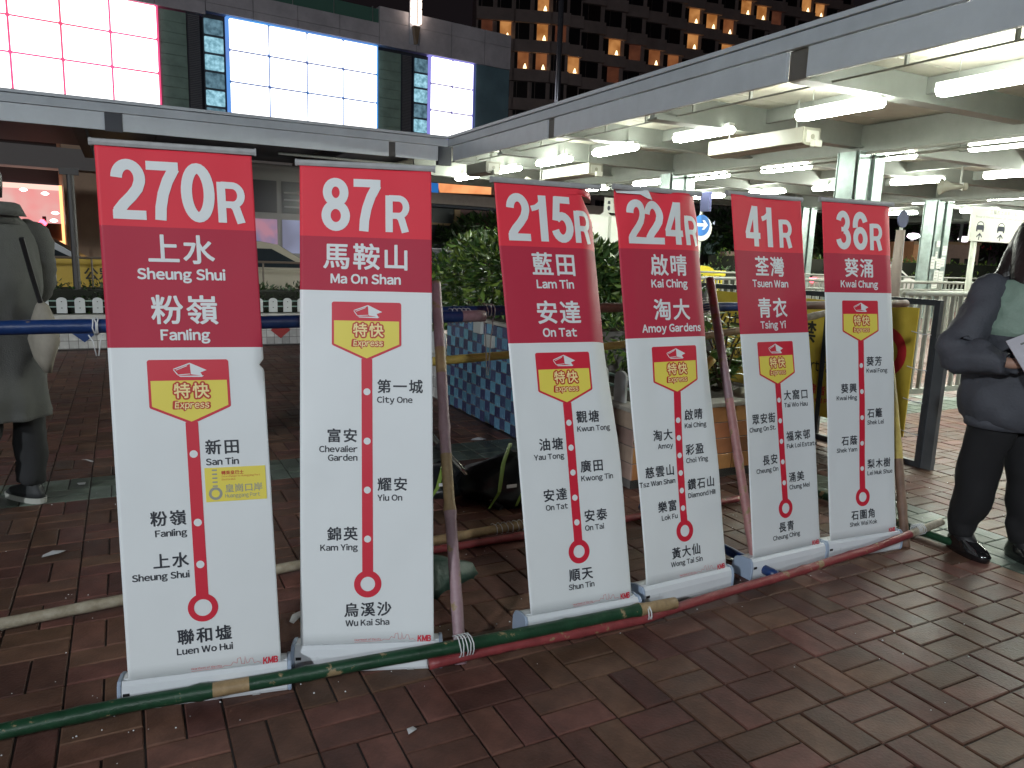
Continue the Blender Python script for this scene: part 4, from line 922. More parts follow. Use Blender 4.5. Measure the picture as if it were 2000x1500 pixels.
M_gg = mat('green_glass', (.24, .34, .29), .35, var=.2, scale=2)
for d0, d1 in ((4.68, 5.50), (12.42, 13.35)):
    for j in range(10): MB().box(d0, d1, .08, .14, 5.45+j*.345, 5.45+j*.345+.335).build('glass_pane', M_gg, ml)
for d0, d1 in ((5.56, 5.92), (13.42, 13.80)):
    lv = MB()
    for j in range(60): lv.box(d0, d1, .06, .12, 5.45+j*.0575, 5.45+j*.0575+.03)
    o = lv.build('louvre_slats', mat('louvre_grey', (.17, .165, .18), .5), ml); o['kind'] = 'stuff'; MB().box(d0-.03, d1+.02, .12, .2, 5.42, 8.95).build('louvre_backing', M_notch, ml)
E_bl = emit('blue_glass_glow', (.34, .62, .74), 1.2, col2=(.12, .27, .34), scale=6); E_bld = emit('blue_glass_dim', (.18, .33, .42), .8, col2=(.06, .12, .16), scale=5)
for d0, d1 in ((6.02, 6.70), (13.88, 14.52)):
    for j in range(6): MB().box(d0+.03, d1-.03, .0, .06, 5.47+j*.575, 5.47+j*.575+.50).build('glowing_glass_block', E_bld if j in (0, 2, 5) else E_bl, ml, bevel=.03)
    MB().box(d0, d1, .07, .1, 5.43, 8.98).build('block_frame', M_notch, ml)
# glass parapet
for k in range(7):
    d0 = 3.0+k*1.53; MB().box(d0, d0+1.5, .1, .13, 9.86, 10.36).build('glass_balustrade', mat('green_balustrade', (.09, .19, .15), .2), ml)
    MB().box(d0+1.5, d0+1.53, .08, .14, 9.86, 10.42).build('balustrade_post', mat('balustrade_metal', (.4, .45, .42), .3, metal=.6), ml)
# screens
E_scr = emit('screen_white', (1, 1, 1), 2.6); E_pink = emit('screen_pink', (1.0, .13, .36), 1.0, col2=(.95, .10, .22), scale=.5); E_blue = emit('screen_blue', (.10, .42, 1.0), .95, col2=(.16, .30, .75), scale=.6)
E_cyan = emit('screen_cyan', (.06, .62, 1.0), 1.25, col2=(.10, .75, 1.0), scale=1.2); E_vio = emit('screen_violet', (.32, .30, .85), .9); E_grid = mat('screen_joint', (.08, .05, .10), .5)
def screen(label, ds, zs, edge, n=0, strip=None, joint=.030):
    r_ = mall_thing('video_screen', label, 'screen', ds[0], zs[0], -.02, 'video screens on the mall front'); d0, z0 = ds[0], zs[0]
    MB().box(-.045, ds[-1]-d0+.045, .06, .30, -.045, zs[-1]-z0+.045).build('screen_backing', edge, r_)  # backing glows to paint colour bleeding round and between the panels
    for i in range(len(ds)-1):
        for j in range(len(zs)-1):
            m_ = strip if (strip and j == 0) else E_scr
            x0, x1, y0, y1 = ds[i]-d0+joint, ds[i+1]-d0-joint, zs[j]-z0+joint, zs[j+1]-z0-joint; c = .03 if m_ is E_scr and y1-y0 > .4 else .01
            MB().prism([(x0+c, y0), (x1-c, y0), (x1, y0+c), (x1, y1-c), (x1-c, y1), (x0+c, y1), (x0, y1-c), (x0, y0+c)], 0, .05, lambda u, w, d: (u, d, w)).build('screen_panel', m_, r_)
    for d in ds[1:-1]: MB().box(d-d0-.008, d-d0+.008, .048, .056, 0, zs[-1]-z0).build('joint', E_grid if edge is not E_pink else E_pink, r_)  # pink joints glow to paint the same bleed
    for z in zs[1:-1]: MB().box(0, ds[-1]-d0, .0485, .0565, z-z0-.012, z-z0+.012).build('joint', E_grid if edge is not E_pink else E_pink, r_)
screen('huge video screen at the far left, white panels outlined in pink', [-3.58, -2.22, -.86, .5, 1.86, 3.22, 4.60], [5.47, 5.75, 6.83, 7.88, 8.93], E_pink)
screen('wide video screen with a cyan strip along its foot, above the 270R banner', [6.84, 8.21, 9.58, 10.95, 12.32], [5.58, 5.86, 6.92, 7.96, 9.0], E_blue, strip=E_cyan)
screen('smallest video screen, two panels wide, by the canopy corner', [14.62, 15.61, 16.60], [5.95, 6.98, 8.0, 9.03], E_vio)
# lantern on the roof edge
ln = mall_thing('wall_lantern', 'bright glass-block lantern on the mall roof edge', 'lantern', 13.85, 9.3, -.25, None)
E_lan = emit('lantern_warm', (1.0, .82, .68), 5)
for j in range(4):
    for i in range(2): MB().box(-.16+i*.2, .02+i*.2, 0, .2, .75+j*.28, 1.0+j*.28).build('glass_block', E_lan, ln, bevel=.03)
MB().box(-.20, .24, .2, .25, .0, 1.9).build('back_plate', M_mled, ln); MB().prism([(-.12, .65), (.16, .65), (.05, .0), (-.02, .0)], 0, .19, lambda u, w, d: (u, d, w)).build('lower_bracket', mat('brass_bracket', (.25, .18, .12), .4), ln)
MB().box(.0, .04, -.02, .0, .7, 1.85).build('mullion', M_notch, ln)
# street level of the mall: columns, lit shops, footbridge
M_beige = mat('beige_stone', (.50, .33, .22), .5, var=.12, scale=2)
for d0, d1 in ((1.68, 2.7), (8.5, 9.4), (-6, -5)): MB().box(d0, d1, .6, 2.9, 0, 4.75).build('street_pillar', M_beige, ml)
MB().box(-10, 18, .2, 1.2, 3.55, 4.2).build('street_canopy', mat('grey_soffit_band', (.26, .235, .225), .6), ml)
sh = mall_thing('shop_window', 'glowing pink and white shop front across the road, behind the coated man', 'shop front', -1.3, -.3, 1.6)
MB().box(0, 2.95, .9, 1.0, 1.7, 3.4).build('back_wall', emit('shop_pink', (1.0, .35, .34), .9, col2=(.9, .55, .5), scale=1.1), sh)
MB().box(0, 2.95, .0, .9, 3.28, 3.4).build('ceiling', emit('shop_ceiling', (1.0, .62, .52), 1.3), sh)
for x, z in ((.35, 3.15), (1.2, 3.1), (1.9, 3.2), (2.5, 3.12), (2.75, 2.5), (2.7, 2.25), (2.55, 2.1)): MB().loft([(x, .1, z-.05, .05, .05), (x, .1, z, .12, .08), (x, .1, z+.05, .05, .05)], 12).build('spot_light', emit('shop_spot', (1, .9, .85), 6), sh)
MB().box(2.9, 3.0, -.1, .1, 1.45, 3.4).box(0, 2.9, -.1, .0, 1.5, 1.58).build('neon_edge', emit('orange_neon', (1.0, .42, .16), 2.6), sh)
MB().box(1.0, 2.9, -.05, .5, .3, 2.15).build('counter', mat('brown_counter', (.16, .08, .06), .5), sh)
MB().prism([(-.2, 1.75), (.95, 1.75), (.95, 2.15), (.1, 2.2)], -.3, -.2, lambda u, w, d: (u, d, w)).build('blue_panel', emit('blue_panel_glow', (.02, .16, .75), .8), sh)
MB().prism([(-.1, 2.2), (.9, 2.2), (.55, 3.0), (-.1, 3.1)], -.25, -.2, lambda u, w, d: (u, d, w)).build('poster', emit('poster_glow', (.75, .72, .8), .9, col2=(.2, .15, .2), scale=3), sh)
sh2 = mall_thing('shop_window', 'narrow orange-lit shop sign just left of the 270R banner', 'shop front', 2.82, -.1, 1.4)
MB().box(0, 1.2, 0, .3, 1.9, 3.3).build('lit_panel', emit('orange_yellow_sign', (1.0, .45, .10), 1.3, col2=(1, .7, .25), scale=2), sh2)
sh3 = mall_thing('lit_ceiling', 'orange-lit entrance ceiling between the 87R and 215R banners', 'shop front', 14.2, 3.6, -1.8)
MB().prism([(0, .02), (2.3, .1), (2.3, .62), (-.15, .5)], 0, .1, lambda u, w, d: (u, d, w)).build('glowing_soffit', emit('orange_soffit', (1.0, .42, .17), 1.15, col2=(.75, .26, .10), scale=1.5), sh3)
MB().box(2.3, 7.5, 0, .1, .08, .64).build('soffit_end', mat('brown_pink_panel', (.42, .22, .16), .5, var=.1), sh3); MB().box(-.45, -.12, -.02, .08, -.02, .35).build('blue_light', emit('blue_light', (.05, .3, .9), .5), sh3)
wb = mall_thing('entrance_beam', 'long brown-grey beam over the entrance between the 87R and 215R banners', 'beam', 13.2, 3.16, -2.2)
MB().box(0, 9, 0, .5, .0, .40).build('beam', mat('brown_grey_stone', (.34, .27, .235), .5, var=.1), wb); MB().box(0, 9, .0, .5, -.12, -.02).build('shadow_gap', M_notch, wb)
MB().box(0, 1.42, .05, .5, -3.1, -.15).build('window_bay', mat('dark_bay', (.02, .025, .03), .3), wb); MB().box(1.40, 1.66, .0, .05, -2.0, -.18).box(0, 1.4, .0, .05, -.80, -.72).build('window_frame', mat('tan_frame', (.36, .24, .13), .5), wb)
MB().box(1.67, 9, .1, .5, -3.1, -.15).build('brown_wall', mat('maroon_wall', (.16, .085, .085), .6, var=.2), wb)
# tube light over the road, seen in the gap between 270R and 87R
tl = mall_thing('tube_light', 'white tube light over the road between the 270R and 87R banners', 'light', 7.0, 3.74, -1.2)
MB().tube([(0, 0, 0), (.72, 0, 0)], .06, 10).tube([(.76, 0, .0), (2.6, 0, .0)], .085, 10).build('tubes', emit('cool_tube', (.72, .82, 1.0), 3.2), tl); MB().box(-1, 4, .12, .5, .2, .72).build('housing_beam', mat('taupe_beam', (.20, .165, .14), .6), tl)

# ================================================================== HOTEL TOWER
M_tw = mat('brown_tower_wall', (.68, .54, .50), .7, var=.18, scale=.5); M_tg = mat('dark_tower_glass', (.03, .026, .030), .3); M_tgr = mat('curtained_glass', (.030, .018, .016), .5, var=.4, scale=1.5)
E_w = [emit('warm_window_a', (1.0, .44, .14), .50, col2=(.55, .20, .05), scale=.7), emit('warm_window_b', (.9, .33, .12), .26, col2=(.5, .16, .06), scale=.6), emit('dim_window', (.5, .17, .09), .16, col2=(.3, .1, .06), scale=.8)]
E_lamp = emit('table_lamp', (1.0, .75, .40), 3)
ht = thing('hotel_tower', 'brown high-rise hotel with stepped bays and a few warm lit windows', 'building', (0, 0, 0))
FH = 3.05
lit = [((1202, 69), 0), ((1373, 17), 0), ((1405, 24), 0), ((1369, 64), 0), ((1402, 70), 1), ((1430, 80), 0), ((1304, 97), 1), ((1273, 134), 1), ((1491, 9), 0), ((1575, 30), 0), ((1624, 7), 0), ((1246, 82), 2), ((1598, 4), 0), ((1465, 4), 0), ((1517, 54), 2),
       ((1006, 43), 0), ((1049, 48), 0), ((1012, 95), 1), ((1048, 99), 1), ((1115, 108), 0), ((1051, 4), 0), ((965, 44), 2), ((1105, 60), 2), ((1190, 160), 2), ((1110, 12), 2)]
def bay(P0, dirn, w, zs, win, k, zb0=0):
    """one facade bay: floor bands, recessed panes, a return wall at its right end"""
    d = Vector((math.cos(dirn), math.sin(dirn), 0)); n = Vector((d.y, -d.x, 0)); m = MB()
    fn = lambda u, t, z: P0+d*u+n*t+Vector((0, 0, z))
    def bx(u0, u1, t0, t1, z0, z1, mb): mb.add([fn(u, t, z) for z in (z0, z1) for t in (t0, t1) for u in (u0, u1)], [(0, 2, 3, 1), (4, 5, 7, 6), (0, 1, 5, 4), (2, 6, 7, 3), (0, 4, 6, 2), (1, 3, 7, 5)])
    bx(-.1, w+.1, -6, -.5, 0, zs[-1]+FH, m)
    for z in zs: bx(-.1, w+.15, -.5, 0, z-1.25, z, m)
    if zs[0] > 2: bx(-.1, w+.15, -.5, -.05, 0, zs[0]-1.3, m)
    m.build('bay_wall', M_tw, ht)
    for z in zs:
        for (u0, u1) in win:
            c = fn((u0+u1)/2, -.4, z+(FH-1.25)/2); X, Y, _ = px(c)
            mm = MB(); bx(u0, u1, -.48, -.42, z+.02, z+FH-1.27, mm)
            o = mm.build('window', M_tg if (int(u0*10)+round(z)+k) % 4 else M_tgr, ht); cc = fn(u0+(u1-u0)*.68, -.36, z+.42)
            if -50 < X < 2050 and Y > -60 and u1-u0 > 1.1: PANES.append((X, Y, o, cc))
PANES = []
tP = aty(1087, 80, 88); tz = tP.z; base_z = tz % FH
td = Vector((math.cos(R(36.5)), math.sin(R(36.5)), 0)); P = Vector((tP.x, tP.y, 0))
zs_all = [tz-.15-FH*k for k in range(11, -10, -1)]
for k in range(17):
    drop = 0
    zs = [z for z in zs_all if z > 1.5]
    bay(P+td*(k*3.35)+Vector((0, 0, 0)), R(17), 3.0, zs, [(.12, 1.05), (1.10, 2.55)] if k else [(.1, 1.3), (1.45, 2.9)], k)
    # return wall
for k in range(5):
    Pq = aty(935+k*0, 80, 90); d0 = Vector((math.cos(R(8)), math.sin(R(8)), 0)); st = Vector((Pq.x, 86.5, 0))
    bay(st+d0*(k*2.05), R(8), 1.95, [z for z in zs_all if z > 1.5], [(.12, .45), (.5, 1.7)], k+3)
for q, kind in lit:
    X, Y, o, cc = min(PANES, key=lambda t: (t[0]-q[0])**2+(t[1]-q[1])**2)
    o.data.materials[0] = E_w[kind]
    if kind < 2:
        m2 = MB().loft([(cc.x, cc.y, cc.z-.28, .20, .20), (cc.x, cc.y, cc.z, .13, .13), (cc.x, cc.y, cc.z+.22, .04, .04)], 8); m2.build('table_lamp', E_lamp, o)
pp = aty(1088, 205, 31); fp_ = thing('flagpole', 'tall bare pole rising behind the canopy in front of the hotel', 'pole', (pp.x, pp.y, 0)); MB().tube([(0, 0, 0), (0, 0, 16)], [.13, .10], 12).build('shaft', mat('grey_pole_metal', (.22, .22, .25), .25, metal=.8), fp_, smooth=True)

# ================================================================== FAR RIGHT BACKGROUND
def far_block(name, label, cat, x0, y0, x1, y1, Y, dep, m, parts=()):
    a = aty(x0, y1, Y); b = aty(x1, y0, Y); r_ = thing(name, label, cat, (a.x, Y, max(0, a.z) if cat != 'building' else 0)); h = b.z-r_.location.z; w = b.x-a.x
    MB().box(0, w, 0, dep, 0, h).build('wall', m, r_)
    for (nm, u0, u1, v0, v1, mm) in parts: MB().box(u0*w, u1*w, -.06, .0, v0*h, v1*h).build(nm, mm, r_)
    return r_
M_kio = mat('orange_kiosk_wall', (.60, .28, .14), .6, var=.1); M_kio2 = mat('pinkish_wall', (.45, .30, .26), .6, var=.1)
far_block('kiosk', 'low orange-walled kiosk between the 36R banner and the far column', 'building', 1775, 472, 1822, 560, 34, 4, M_kio, [('door', .25, .6, .05, .62, mat('teal_door', (.04, .14, .12), .5)), ('roof_edge', -.03, 1.03, .94, 1.0, mat('tan_edge', (.4, .25, .15), .6))])
far_block('kiosk', 'low pinkish building right of the far column', 'building', 1836, 474, 1915, 560, 38, 4, M_kio2, [('roof_edge', -.02, 1.02, .95, 1.0, mat('tan_edge', (.4, .25, .15), .6)), ('window', .2, .45, .3, .7, M_tg), ('window', .6, .8, .3, .7, M_tg)])
far_block('far_building', 'dim pinkish building behind the taxi sign', 'building', 1850, 440, 1990, 520, 60, 6, mat('dim_violet_wall', (.20, .15, .18), .7, var=.2), [('window', .15, .28, .3, .8, M_tg), ('window', .45, .6, .3, .8, M_tg), ('window', .75, .9, .3, .8, M_tg)])
far_block('far_building', 'dark building behind the round blue arrow sign', 'building', 1340, 380, 1585, 560, 58, 8, mat('dark_olive_wall', (.075, .068, .058), .7, var=.4, scale=1), [('balcony_band', .0, 1.0, .58, .62, mat('dim_band', (.14, .12, .10), .6)), ('window', .05, .3, .28, .5, emit('dull_green_glow', (.05, .075, .065), .8, var=.6, scale=1.5)), ('window', .36, .5, .2, .5, M_tg), ('lamp', .17, .2, .62, .66, emit('small_far_lamp', (.7, .8, .9), 1.5)), ('band', 0, 1, .80, .83, MATS['dim_band'])])
far_block('utility_cabinet', 'pale pinkish cabinet behind the railings left of the 41R banner', 'cabinet', 1415, 492, 1450, 545, 30, 1, mat('pale_pink_paint', (.36, .24, .20), .6), [('door', .1, .9, .08, .9, mat('pale_pink_door', (.33, .22, .18), .6))])
far_block('far_building', 'dark tree-lined block beyond the bus lanes, behind the 36R banner', 'building', 1560, 400, 1800, 560, 66, 6, mat('near_black_wall', (.016, .015, .013), .8, var=.5, scale=1), [('window', .1, .2, .6, .75, M_tgr), ('window', .5, .6, .3, .45, M_tgr)])
# dark trees in the background
def far_tree(x, yt, Y, w, label, n=1500):
    p = aty(x, yt, Y); r_ = thing('tree', label, 'tree', (p.x, Y, 0)); MB().tube([(0, 0, 0), (.1, 0, p.z*.45), (0, .1, p.z*.7)], [.22, .16, .08], 8).build('trunk', M_stem, r_)
    leafcloud(r_, [(0, 0, p.z*.68, w, w, p.z*.33), (w*.5, .3, p.z*.55, w*.7, w*.7, p.z*.25), (-w*.5, -.2, p.z*.6, w*.7, w*.6, p.z*.28)], n, .42, [LG3, LG], 'crown')
far_tree(1600, 395, 40, 3.2, 'dark tree seen between the 41R and 36R banners')
far_tree(1905, 385, 55, 5, 'dark tree above the taxi sign')
far_tree(1430, 400, 44, 2.6, 'dark tree behind the round blue sign')
far_tree(960, 415, 30, 2.2, 'dark tree behind the shrubs left of the 215R banner')
# distant lamps
for (x, y, Y, w, c, lab) in ((1784, 461, 50, .36, (1.0, .85, .98), 'white oval street light left of the far column'), (1883, 467, 50, .34, (1.0, .9, 1.0), 'white oval street light at the left end of the taxi sign'), (1886, 403, 45, .17, (.55, .75, 1.0), 'bluish street light above the taxi sign'), (1912, 479, 55, .15, (1, .05, .12), 'red light below the taxi sign')):
    p = aty(x, y, Y); r_ = thing('street_light', lab, 'street light', (p.x, p.y, 0)); e = emit('far_lamp_%d' % int(c[1]*100), c, 7)
    MB().loft([(0, 0, p.z-w*.5, w*.5, w*.5), (0, 0, p.z-w*.1, w*1.1, w), (0, 0, p.z+w*.35, w*.9, w*.8), (0, 0, p.z+w*.5, w*.3, w*.3)], 16).build('lamp_head', e, r_, smooth=True)
    MB().tube([(0, .1, 0), (0, .1, p.z-w*.5)], .09, 8).build('post', M_post, r_)

# ================================================================== VEHICLES
M_tyre = mat('tyre_rubber', (.015, .015, .015), .7); M_win = mat('car_glass', (.02, .025, .03), .08, spec=.8); M_rim = mat('wheel_rim', (.4, .4, .42), .3, metal=.8)
def car(label, a, b, colr, flip=False, braking=False, rough=.2, top=1.46):
    r_ = thing('car', label, 'car', L(a, b, 0), TH+(math.pi if flip else 0)); paint = mat('car_paint_%d' % len([k for k in MATS if k.startswith('car_paint')]), colr, rough, coat=.8)
    bp0 = [(-2.15, .35), (-2.2, .75), (-2.05, .95), (-1.55, 1.02), (1.15, .98), (1.95, .82), (2.2, .62), (2.2, .32)]
    m = MB(); ys = [-.86, -.80, 0, .80, .86]; n = len(bp0)
    for y in ys:
        k = 1 if abs(y) < .85 else .94
        m.v += [(x*(1-.03*(1-k)*16), y, .35+(z-.35)*k) for x, z in bp0]
    for i in range(4):
        for j in range(n): m.f.append((i*n+j, i*n+(j+1) % n, (i+1)*n+(j+1) % n, (i+1)*n+j)); m.m.append(0)
    m.f += [tuple(range(n)), tuple(4*n+j for j in reversed(range(n)))]; m.m += [0, 0]
    body = m.build('body', paint, r_, bevel=.05, smooth=True)
    cp = [(-1.75, .98), (-1.15, top-.08), (-.7, top), (.25, top-.01), (.55, top-.06), (1.25, .96)]; m = MB(); n = len(cp)
    for y, k in ((-.78, 1), (-.62, 1), (.62, 1), (.78, 1)):
        yy = [y*(1-.16*((z-.96)/(top-.96))) for x, z in cp]; m.v += [(x, yq, z) for (x, z), yq in zip(cp, yy)]
    for i in range(3):
        for j in range(n-1): m.f.append((i*n+j, i*n+j+1, (i+1)*n+j+1, (i+1)*n+j)); m.m.append(1 if j in (0, 4) else 0)
    m.f += [tuple(range(n)), tuple(3*n+j for j in reversed(range(n)))]; m.m += [0, 0]
    m.build('cabin', [paint, M_win], r_, bevel=.02)
    for sy in (-1, 1):
        for x0, x1, x2, x3 in ((-1.45, -.35, -.35, -1.05), (-.27, 1.0, .42, -.27)):
            w = MB(); w.prism([(x0, 1.02), (x1, 1.02), (x2, top-.13), (x3, top-.13)], 0, 1, lambda u, z, d: (u, sy*(.79-.12*((z-.96)/(top-.96))+.004*d), z)); w.build('side_window', M_win, r_)
    for x in (-1.32, 1.36):
        for sy in (-1, 1):
            w = MB().tube([(x, sy*.66, .32), (x, sy*.87, .32)], .32, 20).build('wheel', M_tyre, r_, bevel=.02); MB().tube([(x, sy*.865, .32), (x, sy*.885, .32)], .19, 14).build('rim', M_rim, w)
    for sy in (-1, 1):
        MB().box(2.12, 2.215, sy*.62-.16, sy*.62+.16, .60, .72).build('headlight', emit('headlight_glow', (.8, .85, 1), 1.2), r_)
        MB().box(-2.22, -2.12, sy*.66-.12, sy*.66+.12, .72, .88).build('tail_light', emit('brake_glow', (1, .05, .08), 14) if braking else mat('red_lens', (.3, .01, .01), .3), r_)
    if braking: MB().box(-1.72, -1.66, -.3, .3, 1.10, 1.14).build('high_brake_light', MATS['brake_glow'], r_)
    return r_
car('silver car partly hidden by the coated man', -1.7, 16.0, (.42, .43, .46))
car('pale champagne car in the gap between the 270R and 87R banners', 1.85, 14.1, (.34, .31, .25))
car('white car with a red brake light between the 41R and 36R banners', 24.2, 18.5, (.55, .52, .50), braking=True)
car('dark car mostly hidden behind the 270R banner', 2.4, 18.2, (.03, .03, .035))
car('dark car on the road under the palm between the 87R and 215R banners', 8.5, 22.0, (.05, .05, .06))
# tail light near the man
p = aty(83, 436, 22); tk = thing('traffic_light', 'small glowing red light across the road behind the coated man', 'traffic light', (p.x, p.y, 0)); MB().loft([(0, 0, p.z-.11, .04, .04), (0, 0, p.z, .13, .1), (0, 0, p.z+.11, .04, .04)], 14).build('lamp', emit('red_signal', (1, .06, .10), 9), tk); MB().tube([(0, .1, 0), (0, .1, p.z+.2)], .05, 8).build('post', M_frame, tk)
# bus crossing behind the gap
bus = thing('bus', 'grey bus with lit lower windows passing between the 270R and 87R banners', 'bus', L(.3, 19.6, 0), TH)
MB().box(0, 6.3, 0, 2.4, .3, 3.35).build('body', mat('bus_grey_paint', (.16, .15, .15), .3, coat=.5), bus, bevel=.08)
for k in range(4):
    MB().box(.45+k*1.42, 1.75+k*1.42, -.02, .0, 1.20, 2.02).build('lower_window', emit('bus_window_blue', (.42, .46, .66), .72, col2=(.25, .26, .36), scale=.8) if k != 1 else emit('bus_window_pink', (.7, .35, .45), .6, col2=(.25, .3, .5), scale=2), bus)
    f_ = MB().box(.45+k*1.42, 1.75+k*1.42, -.02, .0, 2.18, 2.95).build('upper_window', mat('bus_upper_glass', (.035, .033, .04), .2), bus)
    for j in range(3): MB().box(.5+k*1.42, 1.2+k*1.42, -.03, -.02, 2.32+j*.17, 2.36+j*.17).build('blind_slat', mat('slat_grey', (.22, .21, .22), .5), f_)
for x in (1.3, 5.0): MB().tube([(x, -.05, .5), (x, .3, .5)], .5, 20).build('wheel', M_tyre, bus)
bn = thing('yellow_barrier_sign', 'low yellow roadside sign with Chinese lettering left of the 270R banner', 'sign', L(-.88, 13.0, .0), TH); MB().box(0, 1.6, 0, .05, .62, 1.1).build('panel', mat('yellow_sign_paint', (.45, .30, .04), .5), bn); MB().box(.1, .16, .05, .1, 0, .62).box(1.4, 1.46, .05, .1, 0, .62).build('leg', M_frame, bn)
V, Fc, w = text2d('公眾', .2, .02); mm = MB(); mm.v = [(.35+x, -.004-li*.001, .80+y) for x, y, li in V]; mm.f = Fc; mm.m = [0]*len(Fc); mm.build('printed_text', M_bink, bn, fix=False)
rl = gthing('road_railing', 'thin dark rail above the hedge behind the white wall', 'railing', -4, 12.6, 0); MB().tube([(0, 0, 1.12), (8.5, 0, 1.12)], .018, 8).build('rail', mat('brown_rail', (.12, .09, .07), .4), rl)
for k in range(8): MB().tube([(k*1.2, 0, 0), (k*1.2, 0, 1.12)], .015, 6).build('post', MATS['brown_rail'], rl)

# ================================================================== THINGS ON THE GROUND BEHIND THE BANNERS
M_bag = mat('black_bin_bag', (.012, .014, .016), .32, var=.3, bump=.6, bscale=14); M_tarp = mat('dark_green_sheet', (.018, .05, .038), .5, var=.4, bump=.5, bscale=20); M_hiv = mat('yellow_green_strap', (.15, .23, .04), .5)
M_chr = mat('bright_steel_tube', (.55, .56, .50), .22, metal=.9)
fr = gthing('folding_stand', 'collapsed steel tube stand slanting behind the 87R banner', 'stand', 1.5, 3.6, 0)
MB().tube([(-.03, .95, .555), (.13, .40, .25), (.27, -.05, .02)], .015, 8).build('tube', M_chr, fr, smooth=True); MB().tube([(-.25, 1.0, .40), (-.08, .6, .20)], .011, 8).build('tube', M_chr, fr, smooth=True)
MB().tube([(.12, .42, .262), (.15, .33, .21)], .021, 10).build('joint_collar', M_blk, fr)
MB().tube([(.26, -.03, .03), (.29, -.09, .01)], .018, 8).build('rubber_foot', M_blk, fr)
for k, (a, b, s, lab) in enumerate([(1.95, 3.75, .24, 'black bag with yellow-green straps left of the 215R banner foot'), (2.22, 3.6, .22, 'black bag slumped behind the 215R banner'), (1.62, 3.95, .16, 'smaller black bag with a white clip, behind the steel stand')]):
    r_ = gthing('black_bag', lab, 'bag', a, b, 0, 'black bags on the ground behind the banners')
    m = MB().loft([(0, 0, 0, s*1.25, s*.9), (0, 0, s*.3, s*1.3, s), (.02, .02, s*.6, s*1.05, s*.8), (.03, 0, s*.85, s*.5, s*.45), (.03, 0, s*.98, s*.15, s*.12)], 30).rumple(.055, 7).rumple(.03, 16); m.build('body', M_bag, r_, smooth=True)
    for q in range(3 if k < 2 else 1):
        pts = [Vector((s*(-.9+.6*q), -s*.95-.01, .02)), Vector((s*(-.7+.55*q), -s*1.06, s*.5)), Vector((s*(-.5+.4*q), -s*.75, s*1.0)), Vector((s*(-.2+.3*q), -s*.2, s*1.32))]
        m = MB(); w = .009
        for p in pts: m.v += [tuple(p+Vector((-w, 0, 0))), tuple(p+Vector((w, 0, 0)))]
        for i in range(3): m.f.append((2*i, 2*i+1, 2*i+3, 2*i+2)); m.m.append(0)
        m.rumple(.05, 6); m.build('strap', M_hiv, r_, fix=False)
    MB().box(-s*.6, -s*.6+.06, -s*1.12, -s*1.10, s*.55, s*.55+.018).build('clip', mat('white_clip', (.6, .6, .6), .4), r_)
tp = gthing('green_tarpaulin', 'crumpled dark green sheet on the ground beside the mauve upright', 'tarpaulin', 1.10, 2.80, 0)
MB().loft([(0, 0, .0, .24, .11, .3), (0, 0, .045, .22, .10, .3), (.0, 0, .09, .13, .06, .3), (0, 0, .105, .03, .02)], 24).rumple(.05, 9).build('sheet', M_tarp, tp, smooth=True)
M_lit = mat('litter_white', (.55, .56, .58), .5)
for k, (x, y, w, h, lab) in enumerate([(935, 858, .06, .035, 'bluish scrap of paper by the blue planter'), (105, 1081, .05, .02, 'small white scrap on the bricks by the left edge'), (578, 1205, .05, .015, 'thin pale leaf between the 270R and 87R banners'), (158, 945, .02, .02, 'white speck on the grey bricks at the left'), (170, 900, .05, .01, 'pale straw on the bricks left of the 270R banner'), (960, 1275, .05, .02, 'loop of clear string on the ground right of the green pole'), (805, 1428, .02, .012, 'tiny pale scrap in front of the 87R banner')]):
    p = atz(x, y, .004); m = MB(); m.v = [(-w, -h, 0), (w*.3, -h*1.3, .006), (w, h*.2, .002), (0, h, .008), (-w*.8, h*.5, .0)]; m.f = [(0, 1, 2, 3, 4)]; m.m = [0]
    o = m.build('litter_scrap', M_lit, None); o.location = p; o.rotation_euler = (0, 0, k*.7); tag(o, lab, 'litter', 'scraps of litter on the paving')
dr = MB()
for _ in range(420):
    a = random.uniform(-1.5, 5); b = random.choice([random.gauss(2.3, .12), random.gauss(3.1, .15), random.uniform(1.2, 5)]); s = random.uniform(.0015, .0035)
    dr.loft([(*L(a, b)[:2], .0, s, s), (*L(a, b)[:2], s*.8, s*.6, s*.6)], 6)
o = dr.build('water_glints', mat('white_glint_bead', (.9, .92, .95), .05, spec=1, coat=1), None); tag(o, 'white beads painting the glints of rain water on the paving', None, None, 'stuff')  # near-white colour paints the glints on the wet paving

# ================================================================== PEOPLE
M_skin = mat('skin', (.36, .20, .14), .5, var=.08); M_hair = mat('dark_hair', (.012, .009, .008), .4, bump=.5, bscale=50)
def skin_body(name, J, E_, parent, m, sub=2):
    """J: list of (pos, radius); E_: edges; first joint is the pelvis (root)"""
    me = bpy.data.meshes.new(name); me.from_pydata([j[0] for j in J], E_, []); me.materials.append(m)
    o = bpy.data.objects.new(name, me); COL.objects.link(o)
    md = o.modifiers.new('skin', 'SKIN'); md.use_smooth_shade = True
    for i, j in enumerate(J):
        r = j[1]; me.skin_vertices[0].data[i].radius = (r, r) if not isinstance(r, tuple) else r
    me.skin_vertices[0].data[0].use_root = True
    s = o.modifiers.new('sub', 'SUBSURF'); s.levels = sub; s.render_levels = sub
    ev = o.evaluated_get(bpy.context.evaluated_depsgraph_get()); nm = bpy.data.meshes.new_from_object(ev); bpy.data.objects.remove(o)
    q = bpy.data.objects.new(name, nm); COL.objects.link(q); q.parent = parent; return q
